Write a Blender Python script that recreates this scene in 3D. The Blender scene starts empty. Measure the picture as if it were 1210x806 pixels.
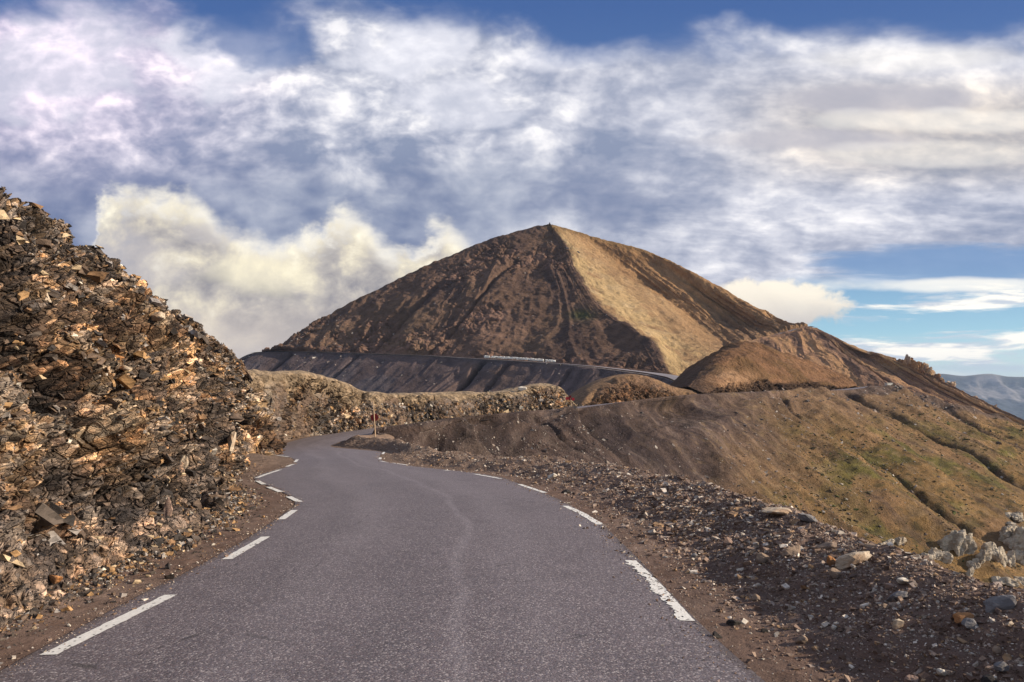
import bpy, math, random
import numpy as np
R = math.radians
rng = np.random.default_rng(7); random.seed(7)
sc = bpy.context.scene
COL = sc.collection
# ------------------------------------------------------------------ camera frame (photo pixels 1210 x 806)
F = 900.0; CX = 605.0; CY = 403.0; CAMZ = 1.9
TH = math.atan(42 / 900.0); cT, sT = math.cos(TH), math.sin(TH)
def P(px, py, d):
    a = (px - CX) / F; b = -(py - CY) / F
    ry = cT - b * sT; rz = sT + b * cT
    k = d / ry
    return np.array([a * k, d, CAMZ + rz * k])
def proj(p):
    p = np.asarray(p, float); x, y, z = p[..., 0], p[..., 1], p[..., 2] - CAMZ
    yc = y * cT + z * sT; zc = -y * sT + z * cT
    yc = np.where(yc < .2, .2, yc)
    return CX + F * x / yc, CY - F * zc / yc
# ------------------------------------------------------------------ noise
_LAT = np.random.default_rng(123).random((64 * 64 * 64, 7), dtype=np.float32)
_LATV = np.ascontiguousarray(_LAT[:, 0] * 2 - 1)
def _soff(s): return np.array([(s * 12.9898) % 61.7, (s * 7.233 + 11) % 59.3, (s * 3.717 + 29) % 57.1], np.float32)
def _chunks(fn, p, s, nout):
    sh = p.shape[:-1]; q = np.ascontiguousarray(p.reshape(-1, 3), dtype=np.float64) + _soff(s); n = len(q)
    outs = [np.empty(n, np.float32) for _ in range(nout)]
    for a in range(0, n, 60000):
        r_ = fn(q[a:a + 60000])
        for o_, x_ in zip(outs, r_): o_[a:a + 60000] = x_
    return [o_.reshape(sh).astype(np.float64) for o_ in outs]
def _vn(q):
    i = np.floor(q); f = (q - i).astype(np.float32); i = i.astype(np.int32); f = f * f * f * (f * (f * 6 - 15) + 10)
    x0 = (i[:, 0] & 63) << 12; x1 = ((i[:, 0] + 1) & 63) << 12; y0 = (i[:, 1] & 63) << 6; y1 = ((i[:, 1] + 1) & 63) << 6; z0 = i[:, 2] & 63; z1 = (i[:, 2] + 1) & 63
    L = _LATV; fx, fy, fz = f[:, 0], f[:, 1], f[:, 2]
    def e(a, b): u = L[a + b + z0]; return u + (L[a + b + z1] - u) * fz
    p00 = e(x0, y0); p01 = e(x0, y1); p10 = e(x1, y0); p11 = e(x1, y1)
    a = p00 + (p01 - p00) * fy; b = p10 + (p11 - p10) * fy
    return (a + (b - a) * fx,)
def vnoise(p, s=0): return _chunks(_vn, np.asarray(p, float), s, 1)[0]
def fbm(p, sc_, oc=4, s=0, g=.5):
    p = np.asarray(p) * np.asarray(sc_); t = 0; a = 1.; n = 0
    for k in range(oc):
        t = t + a * vnoise(p + 17.3 * k, s + k); n += a; a *= g; p = p * 2.03
    return t / n
def ridged(p, sc_, oc=4, s=0):
    p = np.asarray(p) * np.asarray(sc_); t = 0; a = 1.; n = 0
    for k in range(oc):
        t = t + a * (1 - 2.2 * np.abs(vnoise(p + 9.1 * k, s + k))); n += a; a *= .5; p = p * 2.1
    return t / n
def worley(p, sc_, s=0):
    """returns F1, F2, a random value per cell and a tilted-facet offset per cell"""
    return _chunks(_wo, np.asarray(p) * np.asarray(sc_), s, 4)
def _wo(q):
    i = np.floor(q); fr = (q - i).astype(np.float32); i = i.astype(np.int32); n = len(q)
    f1 = np.full(n, 9., np.float32); f2 = f1.copy(); best = np.zeros(n, np.int32); bx = np.zeros((n, 3), np.float32)
    for a in (-1, 0, 1):
        for b in (-1, 0, 1):
            for c in (-1, 0, 1):
                idx = (((i[:, 0] + a) & 63) << 12) + (((i[:, 1] + b) & 63) << 6) + ((i[:, 2] + c) & 63)
                dv = _LAT[idx, :3] - fr; dv[:, 0] += a; dv[:, 1] += b; dv[:, 2] += c
                d = np.einsum('ij,ij->i', dv, dv); m = d < f1
                f2 = np.where(m, f1, np.minimum(f2, d)); f1 = np.where(m, d, f1); best[m] = idx[m]; bx[m] = dv[m]
    at = _LAT[best]
    return np.sqrt(f1), np.sqrt(f2), at[:, 3], (bx * (at[:, 4:7] - .5)).sum(1)
def ss(a, b, x):
    t = np.clip((x - a) / (b - a), 0, 1); return t * t * (3 - 2 * t)
def lerp(a, b, t):
    t = np.asarray(t)[..., None] if np.ndim(t) and np.ndim(a) < 2 or (np.ndim(t) and np.ndim(a) == np.ndim(t) + 1) else t
    return np.asarray(a) * (1 - t) + np.asarray(b) * t
def mixc(c0, c1, t):
    return c0 * (1 - t[..., None]) + np.array(c1) * t[..., None]
# ------------------------------------------------------------------ meshes
def link(name, verts, faces, mat=None, parent=None, smooth=False, col=None, uv=None):
    me = bpy.data.meshes.new(name)
    verts = np.asarray(verts, np.float32).reshape(-1, 3)
    if isinstance(faces, np.ndarray):
        n, k = faces.shape
        me.vertices.add(len(verts)); me.vertices.foreach_set('co', verts.ravel())
        me.loops.add(n * k); me.loops.foreach_set('vertex_index', faces.astype(np.int32).ravel())
        me.polygons.add(n); me.polygons.foreach_set('loop_start', np.arange(0, n * k, k, dtype=np.int32))
        me.update(calc_edges=True)
        lv = faces.ravel()
    else:
        me.from_pydata([tuple(map(float, v)) for v in verts], [], faces); me.update()
        lv = np.array([l.vertex_index for l in me.loops])
    me.polygons.foreach_set('use_smooth', np.full(len(me.polygons), smooth))
    if col is not None:
        a = me.color_attributes.new('Col', 'FLOAT_COLOR', 'POINT')
        c = np.ones((len(verts), 4), np.float32); cr4 = np.asarray(col).reshape(len(verts), -1); c[:, :cr4.shape[1]] = cr4
        a.data.foreach_set('color', c.ravel())
    if uv is not None:
        l = me.uv_layers.new(name='UVMap'); l.data.foreach_set('uv', np.asarray(uv, np.float32).reshape(-1, 2)[lv].ravel())
    if mat: me.materials.append(mat)
    o = bpy.data.objects.new(name, me); COL.objects.link(o)
    if parent: o.parent = parent
    return o
def grid_faces(nv, nu):
    i = np.arange(nv * nu).reshape(nv, nu)
    return np.stack([i[:-1, :-1], i[:-1, 1:], i[1:, 1:], i[1:, :-1]], -1).reshape(-1, 4)
def cr(ctrl, t):
    """Catmull-Rom (mild overshoot) along axis 0, t in 0..n-1"""
    n = len(ctrl); i = np.clip(np.floor(t).astype(int), 0, n - 2); f = (t - i).reshape((-1,) + (1,) * (ctrl.ndim - 1))
    g = lambda k: ctrl[np.clip(k, 0, n - 1)]
    p0, p1, p2, p3 = g(i - 1), g(i), g(i + 1), g(i + 2)
    T = .38
    m1 = (p2 - p0) * T; m2 = (p3 - p1) * T
    return (2 * f**3 - 3 * f**2 + 1) * p1 + (f**3 - 2 * f**2 + f) * m1 + (-2 * f**3 + 3 * f**2) * p2 + (f**3 - f**2) * m2
def tparam(weights, n):
    """n samples over len(weights) spans, spans get samples in proportion to weight"""
    w = np.array(weights, float); c = np.concatenate([[0], np.cumsum(w)]); c /= c[-1]
    return np.interp(np.linspace(0, 1, n), c, np.arange(len(c)))
def loft(ctrl, nu, nv, wu=None, wv=None):
    """ctrl[rows][cols][3] -> (nv,nu,3), plus u,v params in control units"""
    ctrl = np.array(ctrl, float)
    tv = tparam(wv if wv is not None else np.ones(ctrl.shape[0] - 1), nv)
    tu = tparam(wu if wu is not None else np.ones(ctrl.shape[1] - 1), nu)
    a = cr(ctrl, tv); b = cr(a.transpose(1, 0, 2), tu).transpose(1, 0, 2)
    U, V = np.meshgrid(tu, tv)
    return b, U, V
def normals(G, up=None):
    n = np.cross(np.gradient(G, axis=1), np.gradient(G, axis=0))
    n /= np.linalg.norm(n, axis=-1, keepdims=True) + 1e-12
    if up is not None:
        s = np.sign((n * np.array(up)).sum(-1, keepdims=True)); s[s == 0] = 1; n *= s
    return n
def tag(o, label=None, cat=None, group=None, kind=None):
    if label: o['label'] = label
    if cat: o['category'] = cat
    if group: o['group'] = group
    if kind: o['kind'] = kind
    return o
def empty(name, loc, rz=0):
    o = bpy.data.objects.new(name, None); COL.objects.link(o); o.location = loc; o.rotation_euler = (0, 0, rz); o.empty_display_size = .2
    return o
# ------------------------------------------------------------------ node helper
class S:
    def __init__(s, nt, so): s.nt, s.so = nt, so
    def m(s, op, o=None, o2=None, clamp=False):
        n = s.nt.nodes.new('ShaderNodeMath'); n.operation = op; n.use_clamp = clamp
        for k, v in enumerate((s, o, o2)):
            if v is None: continue
            if isinstance(v, S): s.nt.links.new(v.so, n.inputs[k])
            else: n.inputs[k].default_value = v
        return S(s.nt, n.outputs[0])
    def __add__(s, o): return s.m('ADD', o)
    def __radd__(s, o): return s.m('ADD', o)
    def __mul__(s, o): return s.m('MULTIPLY', o)
    def __rmul__(s, o): return s.m('MULTIPLY', o)
    def __sub__(s, o): return s.m('SUBTRACT', o)
    def __rsub__(s, o): return (s * -1) + o
    def __truediv__(s, o): return s.m('DIVIDE', o)
    def abs(s): return s.m('ABSOLUTE')
    def clamp(s): return s.m('ADD', 0., clamp=True)
    def pow(s, k): return s.clamp().m('POWER', k)
def mrange(x, a, b, c=0., d=1., smooth=True):
    n = x.nt.nodes.new('ShaderNodeMapRange'); n.interpolation_type = 'SMOOTHSTEP' if smooth else 'LINEAR'
    x.nt.links.new(x.so, n.inputs[0])
    for k, v in zip((1, 2, 3, 4), (a, b, c, d)): n.inputs[k].default_value = v
    return S(x.nt, n.outputs[0])
def comb(nt, x, y, z):
    n = nt.nodes.new('ShaderNodeCombineXYZ')
    for k, v in enumerate((x, y, z)):
        if isinstance(v, S): nt.links.new(v.so, n.inputs[k])
        else: n.inputs[k].default_value = v
    return S(nt, n.outputs[0])
def vmul(v, c):
    n = v.nt.nodes.new('ShaderNodeVectorMath'); n.operation = 'MULTIPLY'; v.nt.links.new(v.so, n.inputs[0]); n.inputs[1].default_value = c
    return S(v.nt, n.outputs[0])
def noise(v, scale, det=5, rough=.55, dist=0., col=False, dim='3D'):
    n = v.nt.nodes.new('ShaderNodeTexNoise'); n.noise_dimensions = dim
    v.nt.links.new(v.so, n.inputs['Vector'])
    for k, x in (('Scale', scale), ('Detail', det), ('Roughness', rough), ('Distortion', dist)): n.inputs[k].default_value = x
    return S(v.nt, n.outputs[1 if col else 0])
def voro(v, scale, feat='F1', out='Distance'):
    n = v.nt.nodes.new('ShaderNodeTexVoronoi'); n.feature = feat; v.nt.links.new(v.so, n.inputs['Vector']); n.inputs['Scale'].default_value = scale
    return S(v.nt, n.outputs[out])
def mix(a, b, f, blend='MIX'):
    ref = f if isinstance(f, S) else (a if isinstance(a, S) else b)
    n = ref.nt.nodes.new('ShaderNodeMix'); n.data_type = 'RGBA'; n.blend_type = blend; n.clamp_factor = True
    for k, v in ((0, f), (6, a), (7, b)):
        if isinstance(v, S): ref.nt.links.new(v.so, n.inputs[k])
        elif k == 0: n.inputs[0].default_value = v
        else: n.inputs[k].default_value = (*v, 1) if len(v) == 3 else v
    return S(ref.nt, n.outputs[2])
def ramp(x, stops, interp='LINEAR'):
    n = x.nt.nodes.new('ShaderNodeValToRGB'); n.color_ramp.interpolation = interp
    e = n.color_ramp.elements
    while len(e) < len(stops): e.new(.5)
    for k, (p, c) in enumerate(stops): e[k].position = p; e[k].color = (*c, 1)
    x.nt.links.new(x.so, n.inputs[0]); return S(x.nt, n.outputs[0])
def fcurve(x, pts):
    """pts: (x 0..1, y 0..1)"""
    n = x.nt.nodes.new('ShaderNodeFloatCurve'); c = n.mapping.curves[0]
    c.points[0].location = pts[0]; c.points[1].location = pts[-1]
    for p in pts[1:-1]: c.points.new(*p)
    n.mapping.update(); x.nt.links.new(x.so, n.inputs[1]); return S(x.nt, n.outputs[0])
def new_mat(name):
    m = bpy.data.materials.new(name); m.use_nodes = True; nt = m.node_tree; nt.nodes.clear()
    b = nt.nodes.new('ShaderNodeBsdfPrincipled'); o = nt.nodes.new('ShaderNodeOutputMaterial'); nt.links.new(b.outputs[0], o.inputs[0])
    b.inputs['Specular IOR Level'].default_value = .25
    return m, nt, b
def coord(nt, which='Object'):
    n = nt.nodes.new('ShaderNodeTexCoord'); return S(nt, n.outputs[which])
def geopos(nt):
    n = nt.nodes.new('ShaderNodeNewGeometry'); return S(nt, n.outputs['Position'])
def bump(h, dist, strength=1.):
    n = h.nt.nodes.new('ShaderNodeBump'); h.nt.links.new(h.so, n.inputs['Height']); n.inputs['Distance'].default_value = dist; n.inputs['Strength'].default_value = strength
    return n
def setin(nt, b, name, v):
    if isinstance(v, S): nt.links.new(v.so, b.inputs[name])
    else: b.inputs[name].default_value = v
def terrain_mat(name, s_big, s_mid, s_fine, amp=.5, bd=.3, rough=.95, speck=None, speck_scale=1., speck_th=.06, tint=None):
    """colour attribute times layered noise, noise bump, optional pale stone specks"""
    m, nt, b = new_mat(name)
    a = nt.nodes.new('ShaderNodeAttribute'); a.attribute_name = 'Col'; c = S(nt, a.outputs[0])
    p = geopos(nt)
    n1 = noise(p, s_big, 4); n2 = noise(p, s_mid, 5, .65); n3 = noise(p, s_fine, 4, .7)
    k = mrange(n1 * .3 + n2 * .35 + n3 * .35, .3, .7, 1 - amp, 1 + amp, False)
    g = comb(nt, k, k, k)
    c = mix(c, g, 1., 'MULTIPLY')
    if tint is not None:
        c = mix(c, tint, mrange(noise(p, s_mid * .6, 4, .6), .52, .68, 0., .6))
    h = n2 * 1. + n3 * .45
    if speck is not None:
        vd = voro(p, speck_scale); vc = voro(p, speck_scale, 'F1', 'Color')
        sep = nt.nodes.new('ShaderNodeSeparateColor'); nt.links.new(vc.so, sep.inputs[0]); r = S(nt, sep.outputs[0])
        mk = mrange(vd, .16, .24, 1., 0.) * mrange(r, 1 - speck_th, 1 - speck_th + .01, 0., 1.)
        c = mix(c, speck, mk); h = h + mk * .8
    setin(nt, b, 'Base Color', c); b.inputs['Roughness'].default_value = rough; b.inputs['Specular IOR Level'].default_value = .15
    bn = bump(h, bd); nt.links.new(bn.outputs[0], b.inputs['Normal'])
    return m
def rock_mat(name, fine, bd, stops=None, tintpos=True, rough=.85, island=.35, chips=0.):
    m, nt, b = new_mat(name)
    p = geopos(nt); q = vmul(p, (1, 1, 1.8))
    if stops is None:
        a = nt.nodes.new('ShaderNodeAttribute'); a.attribute_name = 'Col'; c = S(nt, a.outputs[0]); alp = S(nt, a.outputs[3])
    else:
        g = nt.nodes.new('ShaderNodeNewGeometry'); c = ramp(S(nt, g.outputs['Random Per Island']), stops, 'CONSTANT')
    n1 = noise(q, fine, 6, .7, .4); n2 = noise(q, fine * 4.3, 5, .75)
    v = voro(q, fine * 1.7); vc = voro(q, fine * 1.7, 'F1', 'Color')
    sep = nt.nodes.new('ShaderNodeSeparateColor'); nt.links.new(vc.so, sep.inputs[0]); r = S(nt, sep.outputs[0])
    k = mrange(n1 * .45 + n2 * .3 + r * .25, .3, .68, .45, 1.5, False)
    c = mix(c, comb(nt, k, k, k), 1., 'MULTIPLY')
    ch = None
    if chips:
        wn = noise(p, fine * .7, 3, .5, 0., True); n_ = nt.nodes.new('ShaderNodeVectorMath'); n_.operation = 'MULTIPLY_ADD'; nt.links.new(wn.so, n_.inputs[0]); n_.inputs[1].default_value = (.22,) * 3; nt.links.new(vmul(p, (1, 1.15, 1.45)).so, n_.inputs[2]); pw = S(nt, n_.outputs[0])
        for f_, st_ in ((fine * .26, .6), (fine * .7, 1.), (fine * 1.9, .75), (fine * 4.4, .35)):
            vcol = voro(pw, f_, 'F1', 'Color'); sp_ = nt.nodes.new('ShaderNodeSeparateColor'); nt.links.new(vcol.so, sp_.inputs[0]); a_ = S(nt, sp_.outputs[1]); ed = voro(pw, f_, 'DISTANCE_TO_EDGE')
            c = mix(c, ramp(a_, [(0, (.42, .40, .40)), (.3, (.68, .66, .66)), (.55, (1., .97, .95)), (.78, (1.35, 1.28, 1.2)), (.92, (1.9, 1.7, 1.5)), (1, (2.5, 2.2, 1.9))]), alp * (chips * st_), 'MULTIPLY')
            hh = (a_ * .7 + mrange(ed, 0., .09, -.7, 0.)) * min(1.8, fine * 1.9 / f_) * st_ * alp
            ch = hh if ch is None else ch + hh
    c = mix(c, (.36, .22, .12), mrange(noise(p, fine * .5, 4, .6), .56, .72, 0., .2))
    setin(nt, b, 'Base Color', c); b.inputs['Roughness'].default_value = rough
    bn = bump(n1 * .8 + n2 * .35 + v * .5 + r * .35 + (ch if ch is not None else 0.), bd); nt.links.new(bn.outputs[0], b.inputs['Normal'])
    return m
# ------------------------------------------------------------------ near ground height along the road
def g(y):
    y = np.asarray(y, float)
    yy = np.clip(y, -30, 200)
    z = -.05 * np.minimum(yy, 15) - .062 * np.clip(yy - 15, 0, 45) - .018 * np.clip(yy - 60, 0, 15)
    return z
def on_ground(px, py):
    lo, hi = 1.0, 120.0
    for _ in range(60):
        mid = (lo + hi) / 2
        if P(px, py, mid)[2] > g(mid): lo = mid
        else: hi = mid
    return P(px, py, (lo + hi) / 2)
Lpts = [(-3.75, -12.), (-3.75, 0.), (-3.77, 4.)] + [tuple(on_ground(*q)[:2]) for q in ((0, 795), (57, 763), (162, 706), (227, 674), (291, 638), (324, 616), (350, 598), (345, 588), (324, 577), (303, 569.5), (299, 564), (318, 557.5), (342, 551), (351, 546), (345, 541.5), (328, 537.5))]
Lpts += [(-14.6, 48), (-15.6, 52), (-17.4, 58), (-18.8, 64), (-19.0, 70), (-18.4, 76)]
Rpts = [(1.9, -12.), (1.9, 0.), (1.9, 4.)] + [tuple(on_ground(*q)[:2]) for q in ((850, 760), (822, 733), (757, 664), (712, 620), (660, 590), (596, 565), (562, 559), (485, 551), (452, 545), (448, 540.5), (452, 534))]
Rpts += [(-10.6, 52), (-13.0, 56), (-14.3, 60), (-14.6, 66), (-13.9, 71), (-13.2, 74)]
Lpts = np.array(sorted(Lpts, key=lambda q: q[1])); Rpts = np.array(sorted(Rpts, key=lambda q: q[1]))
def smi(y, T):
    y = np.asarray(y, float); r = 0
    w = np.clip(.03 * np.abs(y), .15, 1.2)
    for k, kw in ((-1, .2), (-.5, .2), (0, .2), (.5, .2), (1, .2)): r = r + kw * np.interp(y + k * w, T[:, 1], T[:, 0])
    return r
XL = lambda y: smi(y, Lpts)
XR = lambda y: smi(y, Rpts)
# bench road outer edge (right-hand side of the far leg)
E = np.array([P(447, 514, 74), P(501, 506, 82), P(563, 497.5, 95), P(633, 490.5, 110), P(680, 485.3, 122), P(760, 476, 145), P(826, 469.2, 172),
              P(910, 465.2, 205), P(1000, 461.2, 250), P(1043, 456.5, 275)])
E[0, 0] = -13.2
ext = np.array([P(1062, 462.5, 288), P(1100, 476, 296), P(1165, 493, 302), P(1212, 509, 303), P(1330, 556, 300), P(1600, 640, 290)])
# ------------------------------------------------------------------ materials
M = {}
M['scree'] = terrain_mat('scree', .06, .45, 3.2, .85, 1.0, speck=(.42, .38, .35), speck_scale=.55, speck_th=.045)
M['mountain'] = terrain_mat('mountain_soil', .02, .2, 1.6, .6, 1.7, speck=(.34, .27, .24), speck_scale=.22, speck_th=.025)
M['bankrock'] = rock_mat('bank_rock', .9, .35, chips=.7)
M['cliffrock'] = rock_mat('cliff_rock', 3.2, .075, chips=.85)
M['soil'] = terrain_mat('verge_soil', .5, 4., 45., .5, .03, speck=(.36, .33, .31), speck_scale=26., speck_th=.06)
M['gravel'] = rock_mat('gravel', 9., .012, stops=[(0, (.15, .10, .078)), (.28, (.22, .155, .122)), (.48, (.3, .215, .165)), (.64, (.38, .30, .25)), (.77, (.34, .22, .13)), (.85, (.46, .4, .34)), (.94, (.68, .61, .53))])
M['shards'] = rock_mat('cliff_shards', 6., .02, stops=[(0, (.05, .043, .04)), (.28, (.09, .072, .06)), (.46, (.14, .10, .075)), (.6, (.22, .13, .07)), (.71, (.3, .27, .25)), (.82, (.38, .23, .11)), (.91, (.5, .38, .24)), (.97, (.6, .54, .45))])
# asphalt
def asphalt(name, near=True):
    m, nt, b = new_mat(name)
    p = geopos(nt); uv = coord(nt, 'UV')
    big = noise(p, .35, 4); mid = noise(p, 2.2, 5)
    k = mrange(big * .5 + mid * .5, .35, .65, .74, 1.24, False)
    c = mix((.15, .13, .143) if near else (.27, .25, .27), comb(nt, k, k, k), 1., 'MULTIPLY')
    sp = nt.nodes.new('ShaderNodeSeparateXYZ'); nt.links.new(uv.so, sp.inputs[0]); u = S(nt, sp.outputs[0]); v = S(nt, sp.outputs[1])
    if near:
        wob = noise(comb(nt, v * .13, 0., 0.), 1., 2) * .26 - .13
        def band(c0, w): return mrange(((u + wob) - c0).abs(), 0., w, 1., 0.)
        tr = band(.30, .09) * .5 + band(.585, .024) * 1.1 + band(.72, .1) * .45
        c = mix(c, (.25, .225, .245), (tr * mrange(noise(p, 1.2, 4), .3, .6, .6, 1.)).clamp() * .8)
        dk = band(.2, .07) + band(.48, .08)
        c = mix(c, (.10, .088, .098), (dk.clamp()) * .4)
        a1 = voro(p, 62.); a2 = voro(p, 62., 'F1', 'Color')
        sep = nt.nodes.new('ShaderNodeSeparateColor'); nt.links.new(a2.so, sep.inputs[0]); r = S(nt, sep.outputs[0]); r2 = S(nt, sep.outputs[1])
        c = mix(c, ramp(r2, [(0, (.03, .026, .032)), (.3, (.09, .075, .082)), (.5, (.17, .115, .12)), (.68, (.14, .135, .175)), (.82, (.3, .25, .25)), (1, (.62, .56, .56))]), mrange(a1, .2, .5, .9, .35))
        edge = mrange(((u - .5).abs()) + noise(p, 3., 4) * .04, .495, .525, 0., .8)
        c = mix(c, (.085, .065, .06), edge)
        # old patches / cracks
        cr_ = voro(vmul(p, (1, 1, 1)), .55, 'DISTANCE_TO_EDGE')
        c = mix(c, (.05, .045, .045), mrange(cr_ + noise(p, 5., 4) * .05, .024, .03, 1., 0.) * mrange(noise(p, .4, 2), .5, .58, 0., .7))
        bn = bump(a1 * -1. + noise(p, 240., 2) * .5, .004, .9); nt.links.new(bn.outputs[0], b.inputs['Normal'])
    setin(nt, b, 'Base Color', c); b.inputs['Roughness'].default_value = .62 if near else .8; b.inputs['Specular IOR Level'].default_value = .45 if near else .25
    return m
M['asphalt'] = asphalt('asphalt'); M['asphalt_far'] = asphalt('far_asphalt', False)
def plain(name, c, rough=.7, var=.25, scale=20., bd=.004):
    m, nt, b = new_mat(name); p = geopos(nt); n = noise(p, scale, 5, .65)
    k = mrange(n, .3, .7, 1 - var, 1 + var, False)
    setin(nt, b, 'Base Color', mix(c, comb(nt, k, k, k), 1., 'MULTIPLY')); b.inputs['Roughness'].default_value = rough
    bn = bump(n, bd); nt.links.new(bn.outputs[0], b.inputs['Normal']); return m
M['paint'] = plain('road_paint', (.8, .79, .76), .6, .16, 35., .003)
M['wood'] = plain('pole_wood', (.5, .36, .24), .8, .2, 8.)
M['red'] = plain('red_paint', (.45, .03, .04), .5, .15, 6.)
M['darkred'] = plain('dark_red_paint', (.16, .018, .02), .5, .2, 6.)
M['darkmetal'] = plain('dark_metal', (.05, .045, .045), .5, .2, 6.)
M['concrete'] = plain('white_concrete', (.72, .69, .62), .8, .12, 2.5, .02)
M['darkstone'] = plain('dark_stone', (.06, .05, .045), .9, .3, 1.2, .1)
# ------------------------------------------------------------------ road
yn = np.concatenate([np.linspace(-12, 3, 20), 3 + (76 - 3) * (np.linspace(0, 1, 420)**1.6)[1:]])
yn = yn[yn < 73.5]
nu = 15
us = np.linspace(0, 1, nu)
rv = []
for y in yn:
    xl, xr = XL(y), XR(y)
    x = xl + (xr - xl) * us
    yl = y
    rv.append(np.stack([x, np.full(nu, y), np.full(nu, g(y) + .012) + .05 * (1 - (2 * us - 1)**2)], -1))
# continue along the bench
bt = np.linspace(0, len(E) - 1, 160); Ed = cr(E, bt)
bt2 = np.concatenate([Ed, ])
tang = np.gradient(Ed, axis=0); tang[:, 2] = 0; tang /= np.linalg.norm(tang, axis=1, keepdims=True)
left = np.stack([-tang[:, 1], tang[:, 0], 0 * tang[:, 0]], -1)
RW = 5.0
Inn = Ed + left * RW
for k in range(len(Ed)):
    a = Inn[k] + (Ed[k] - Inn[k]) * us[:, None]
    a[:, 2] = Ed[k, 2] + .02
    if k < 6:   # blend heights to the near leg
        a[:, 2] = a[:, 2] * (k / 6) + (g(74.) + .03) * (1 - k / 6)
    rv.append(a)
rv = np.array(rv)
vv = np.concatenate([[0], np.cumsum(np.linalg.norm(np.diff(rv[:, nu // 2], axis=0), axis=1))])
uvr = np.stack(np.meshgrid(us, vv), -1)
tag(link('road', rv, grid_faces(*rv.shape[:2]), M['asphalt'], smooth=True, uv=uvr), kind='structure')
# ------------------------------------------------------------------ road markings (worn paint)
def zroad(x, y):
    xl, xr = XL(y), XR(y); u = np.clip((x - xl) / (xr - xl), 0, 1)
    return g(y) + .012 + .05 * (1 - (2 * u - 1)**2)
mv, mf = [], []
def dash(pts, w=.13, rag=.006, seed=0, step=.02):
    W = np.array([on_ground(*q) for q in pts]); seg = np.concatenate([[0], np.cumsum(np.linalg.norm(np.diff(W, axis=0), axis=1))])
    L = seg[-1]; n = max(4, int(L / step)); t = np.linspace(0, L, n)
    C = np.stack([np.interp(t, seg, W[:, k]) for k in range(3)], -1)
    T = np.gradient(C, axis=0); T[:, 2] = 0; T /= np.linalg.norm(T, axis=1, keepdims=True); Nn = np.stack([T[:, 1], -T[:, 0], 0 * T[:, 0]], -1)
    l = w / 2 + rag * fbm(np.stack([t * 9, t * 0 + seed, t * 0], -1), 1, 4, seed) * 2
    r = w / 2 + rag * fbm(np.stack([t * 9, t * 0 + seed + 50, t * 0], -1), 1, 4, seed + 3) * 2
    if rag > .02: l = w / 2 + .012 * fbm(np.stack([t * 16, t * 0 + seed, t * 0], -1), 1, 5, 8); r = w / 2 - .02 + rag * (fbm(np.stack([t * 3.1, t * 0 + seed, t * 0], -1), 1, 6, 8, .8)) * 2.6
    K_ = 9; fr_ = np.linspace(0, 1, K_); nf = max(1, int(.02 / step)); b0 = len(mv)
    for k in range(n):
        a_, b_ = C[k] - Nn[k] * l[k], C[k] + Nn[k] * r[k]
        for f_ in fr_:
            q = a_ + (b_ - a_) * f_; mv.append((q[0], q[1], float(zroad(q[0], q[1])) + .005))
    q3 = np.array(mv[b0:]); wear = fbm(q3 * np.array([1, 1, 0]), 26., 4, 60 + seed, .7) + .35 * fbm(q3 * np.array([1, 1, 0]), 5., 3, 61)
    for k in range(n - 1):
        for c in range(K_ - 1):
            i0 = b0 + k * K_ + c
            if wear[i0 - b0] > (.34 if rag < .02 else .26): continue
            mf.append((i0, i0 + 1, i0 + K_ + 1, i0 + K_))
for k, (pts, rag) in enumerate([([(57, 777), (202, 706)], .006), ([(268, 663), (314, 636)], .006), ([(332, 615), (348, 604)], .006), ([(341, 587.5), (354, 594)], .006),
        ([(317, 576), (332, 582)], .006), ([(304, 568.7), (312, 573)], .006), ([(303.5, 565.3), (314, 561.3), (331, 555.8)], .005), ([(339, 551.8), (347, 548.8)], .005), ([(348.5, 546.5), (351.5, 543.5)], .005), ([(341, 540.3), (327, 538.3)], .005),
        ([(745, 664), (772, 690), (812, 736)], .055), ([(668, 599), (688, 608), (709, 621)], .012), ([(614, 573), (644, 583)], .006), ([(561, 561), (592, 566.5)], .006),
        ([(525, 556.3), (531, 557)], .004), ([(464, 547.5), (482, 550)], .005), ([(450, 545.5), (456, 546.6)], .005), ([(449, 543), (449.5, 541)], .004), ([(452, 537), (454, 534.5)], .004)]):
    dash(pts, .14, rag, k * 7)
o = link('road_marking', mv, mf, M['paint']); tag(o, kind='structure')
# ------------------------------------------------------------------ near ground with the gravel berm
crest = [P(2600, 1300, 1.2), P(1900, 900, 3.4), P(1210, 697, 6), P(1130, 680, 6.9), P(1040, 650, 8.4), P(940, 610, 11.5), P(850, 581, 15.5), P(790, 563, 20), P(720, 554, 24), P(661, 543, 29), P(577, 538, 33),
         P(515, 533, 40), P(480, 524, 48), P(458, 518, 55)]
crest = [np.array([4.6, -14, 1.0]), np.array([4.4, -4, .75])] + crest + [np.array([-12.4, 61, -2.95]), np.array([-13.4, 67, -3.25]), np.array([-13.05, 74.5, -3.75]), np.array([-11.5, 80, -3.7])]
crest = np.array(crest); crest[2] = (4.4, 1.5, .5); crest[3] = (4.3, 3.6, .33)
crest = crest[np.argsort(crest[:, 1])]
XC = lambda y: np.interp(y, crest[:, 1], crest[:, 0]); ZC = lambda y: np.interp(y, crest[:, 1], crest[:, 2])
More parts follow.
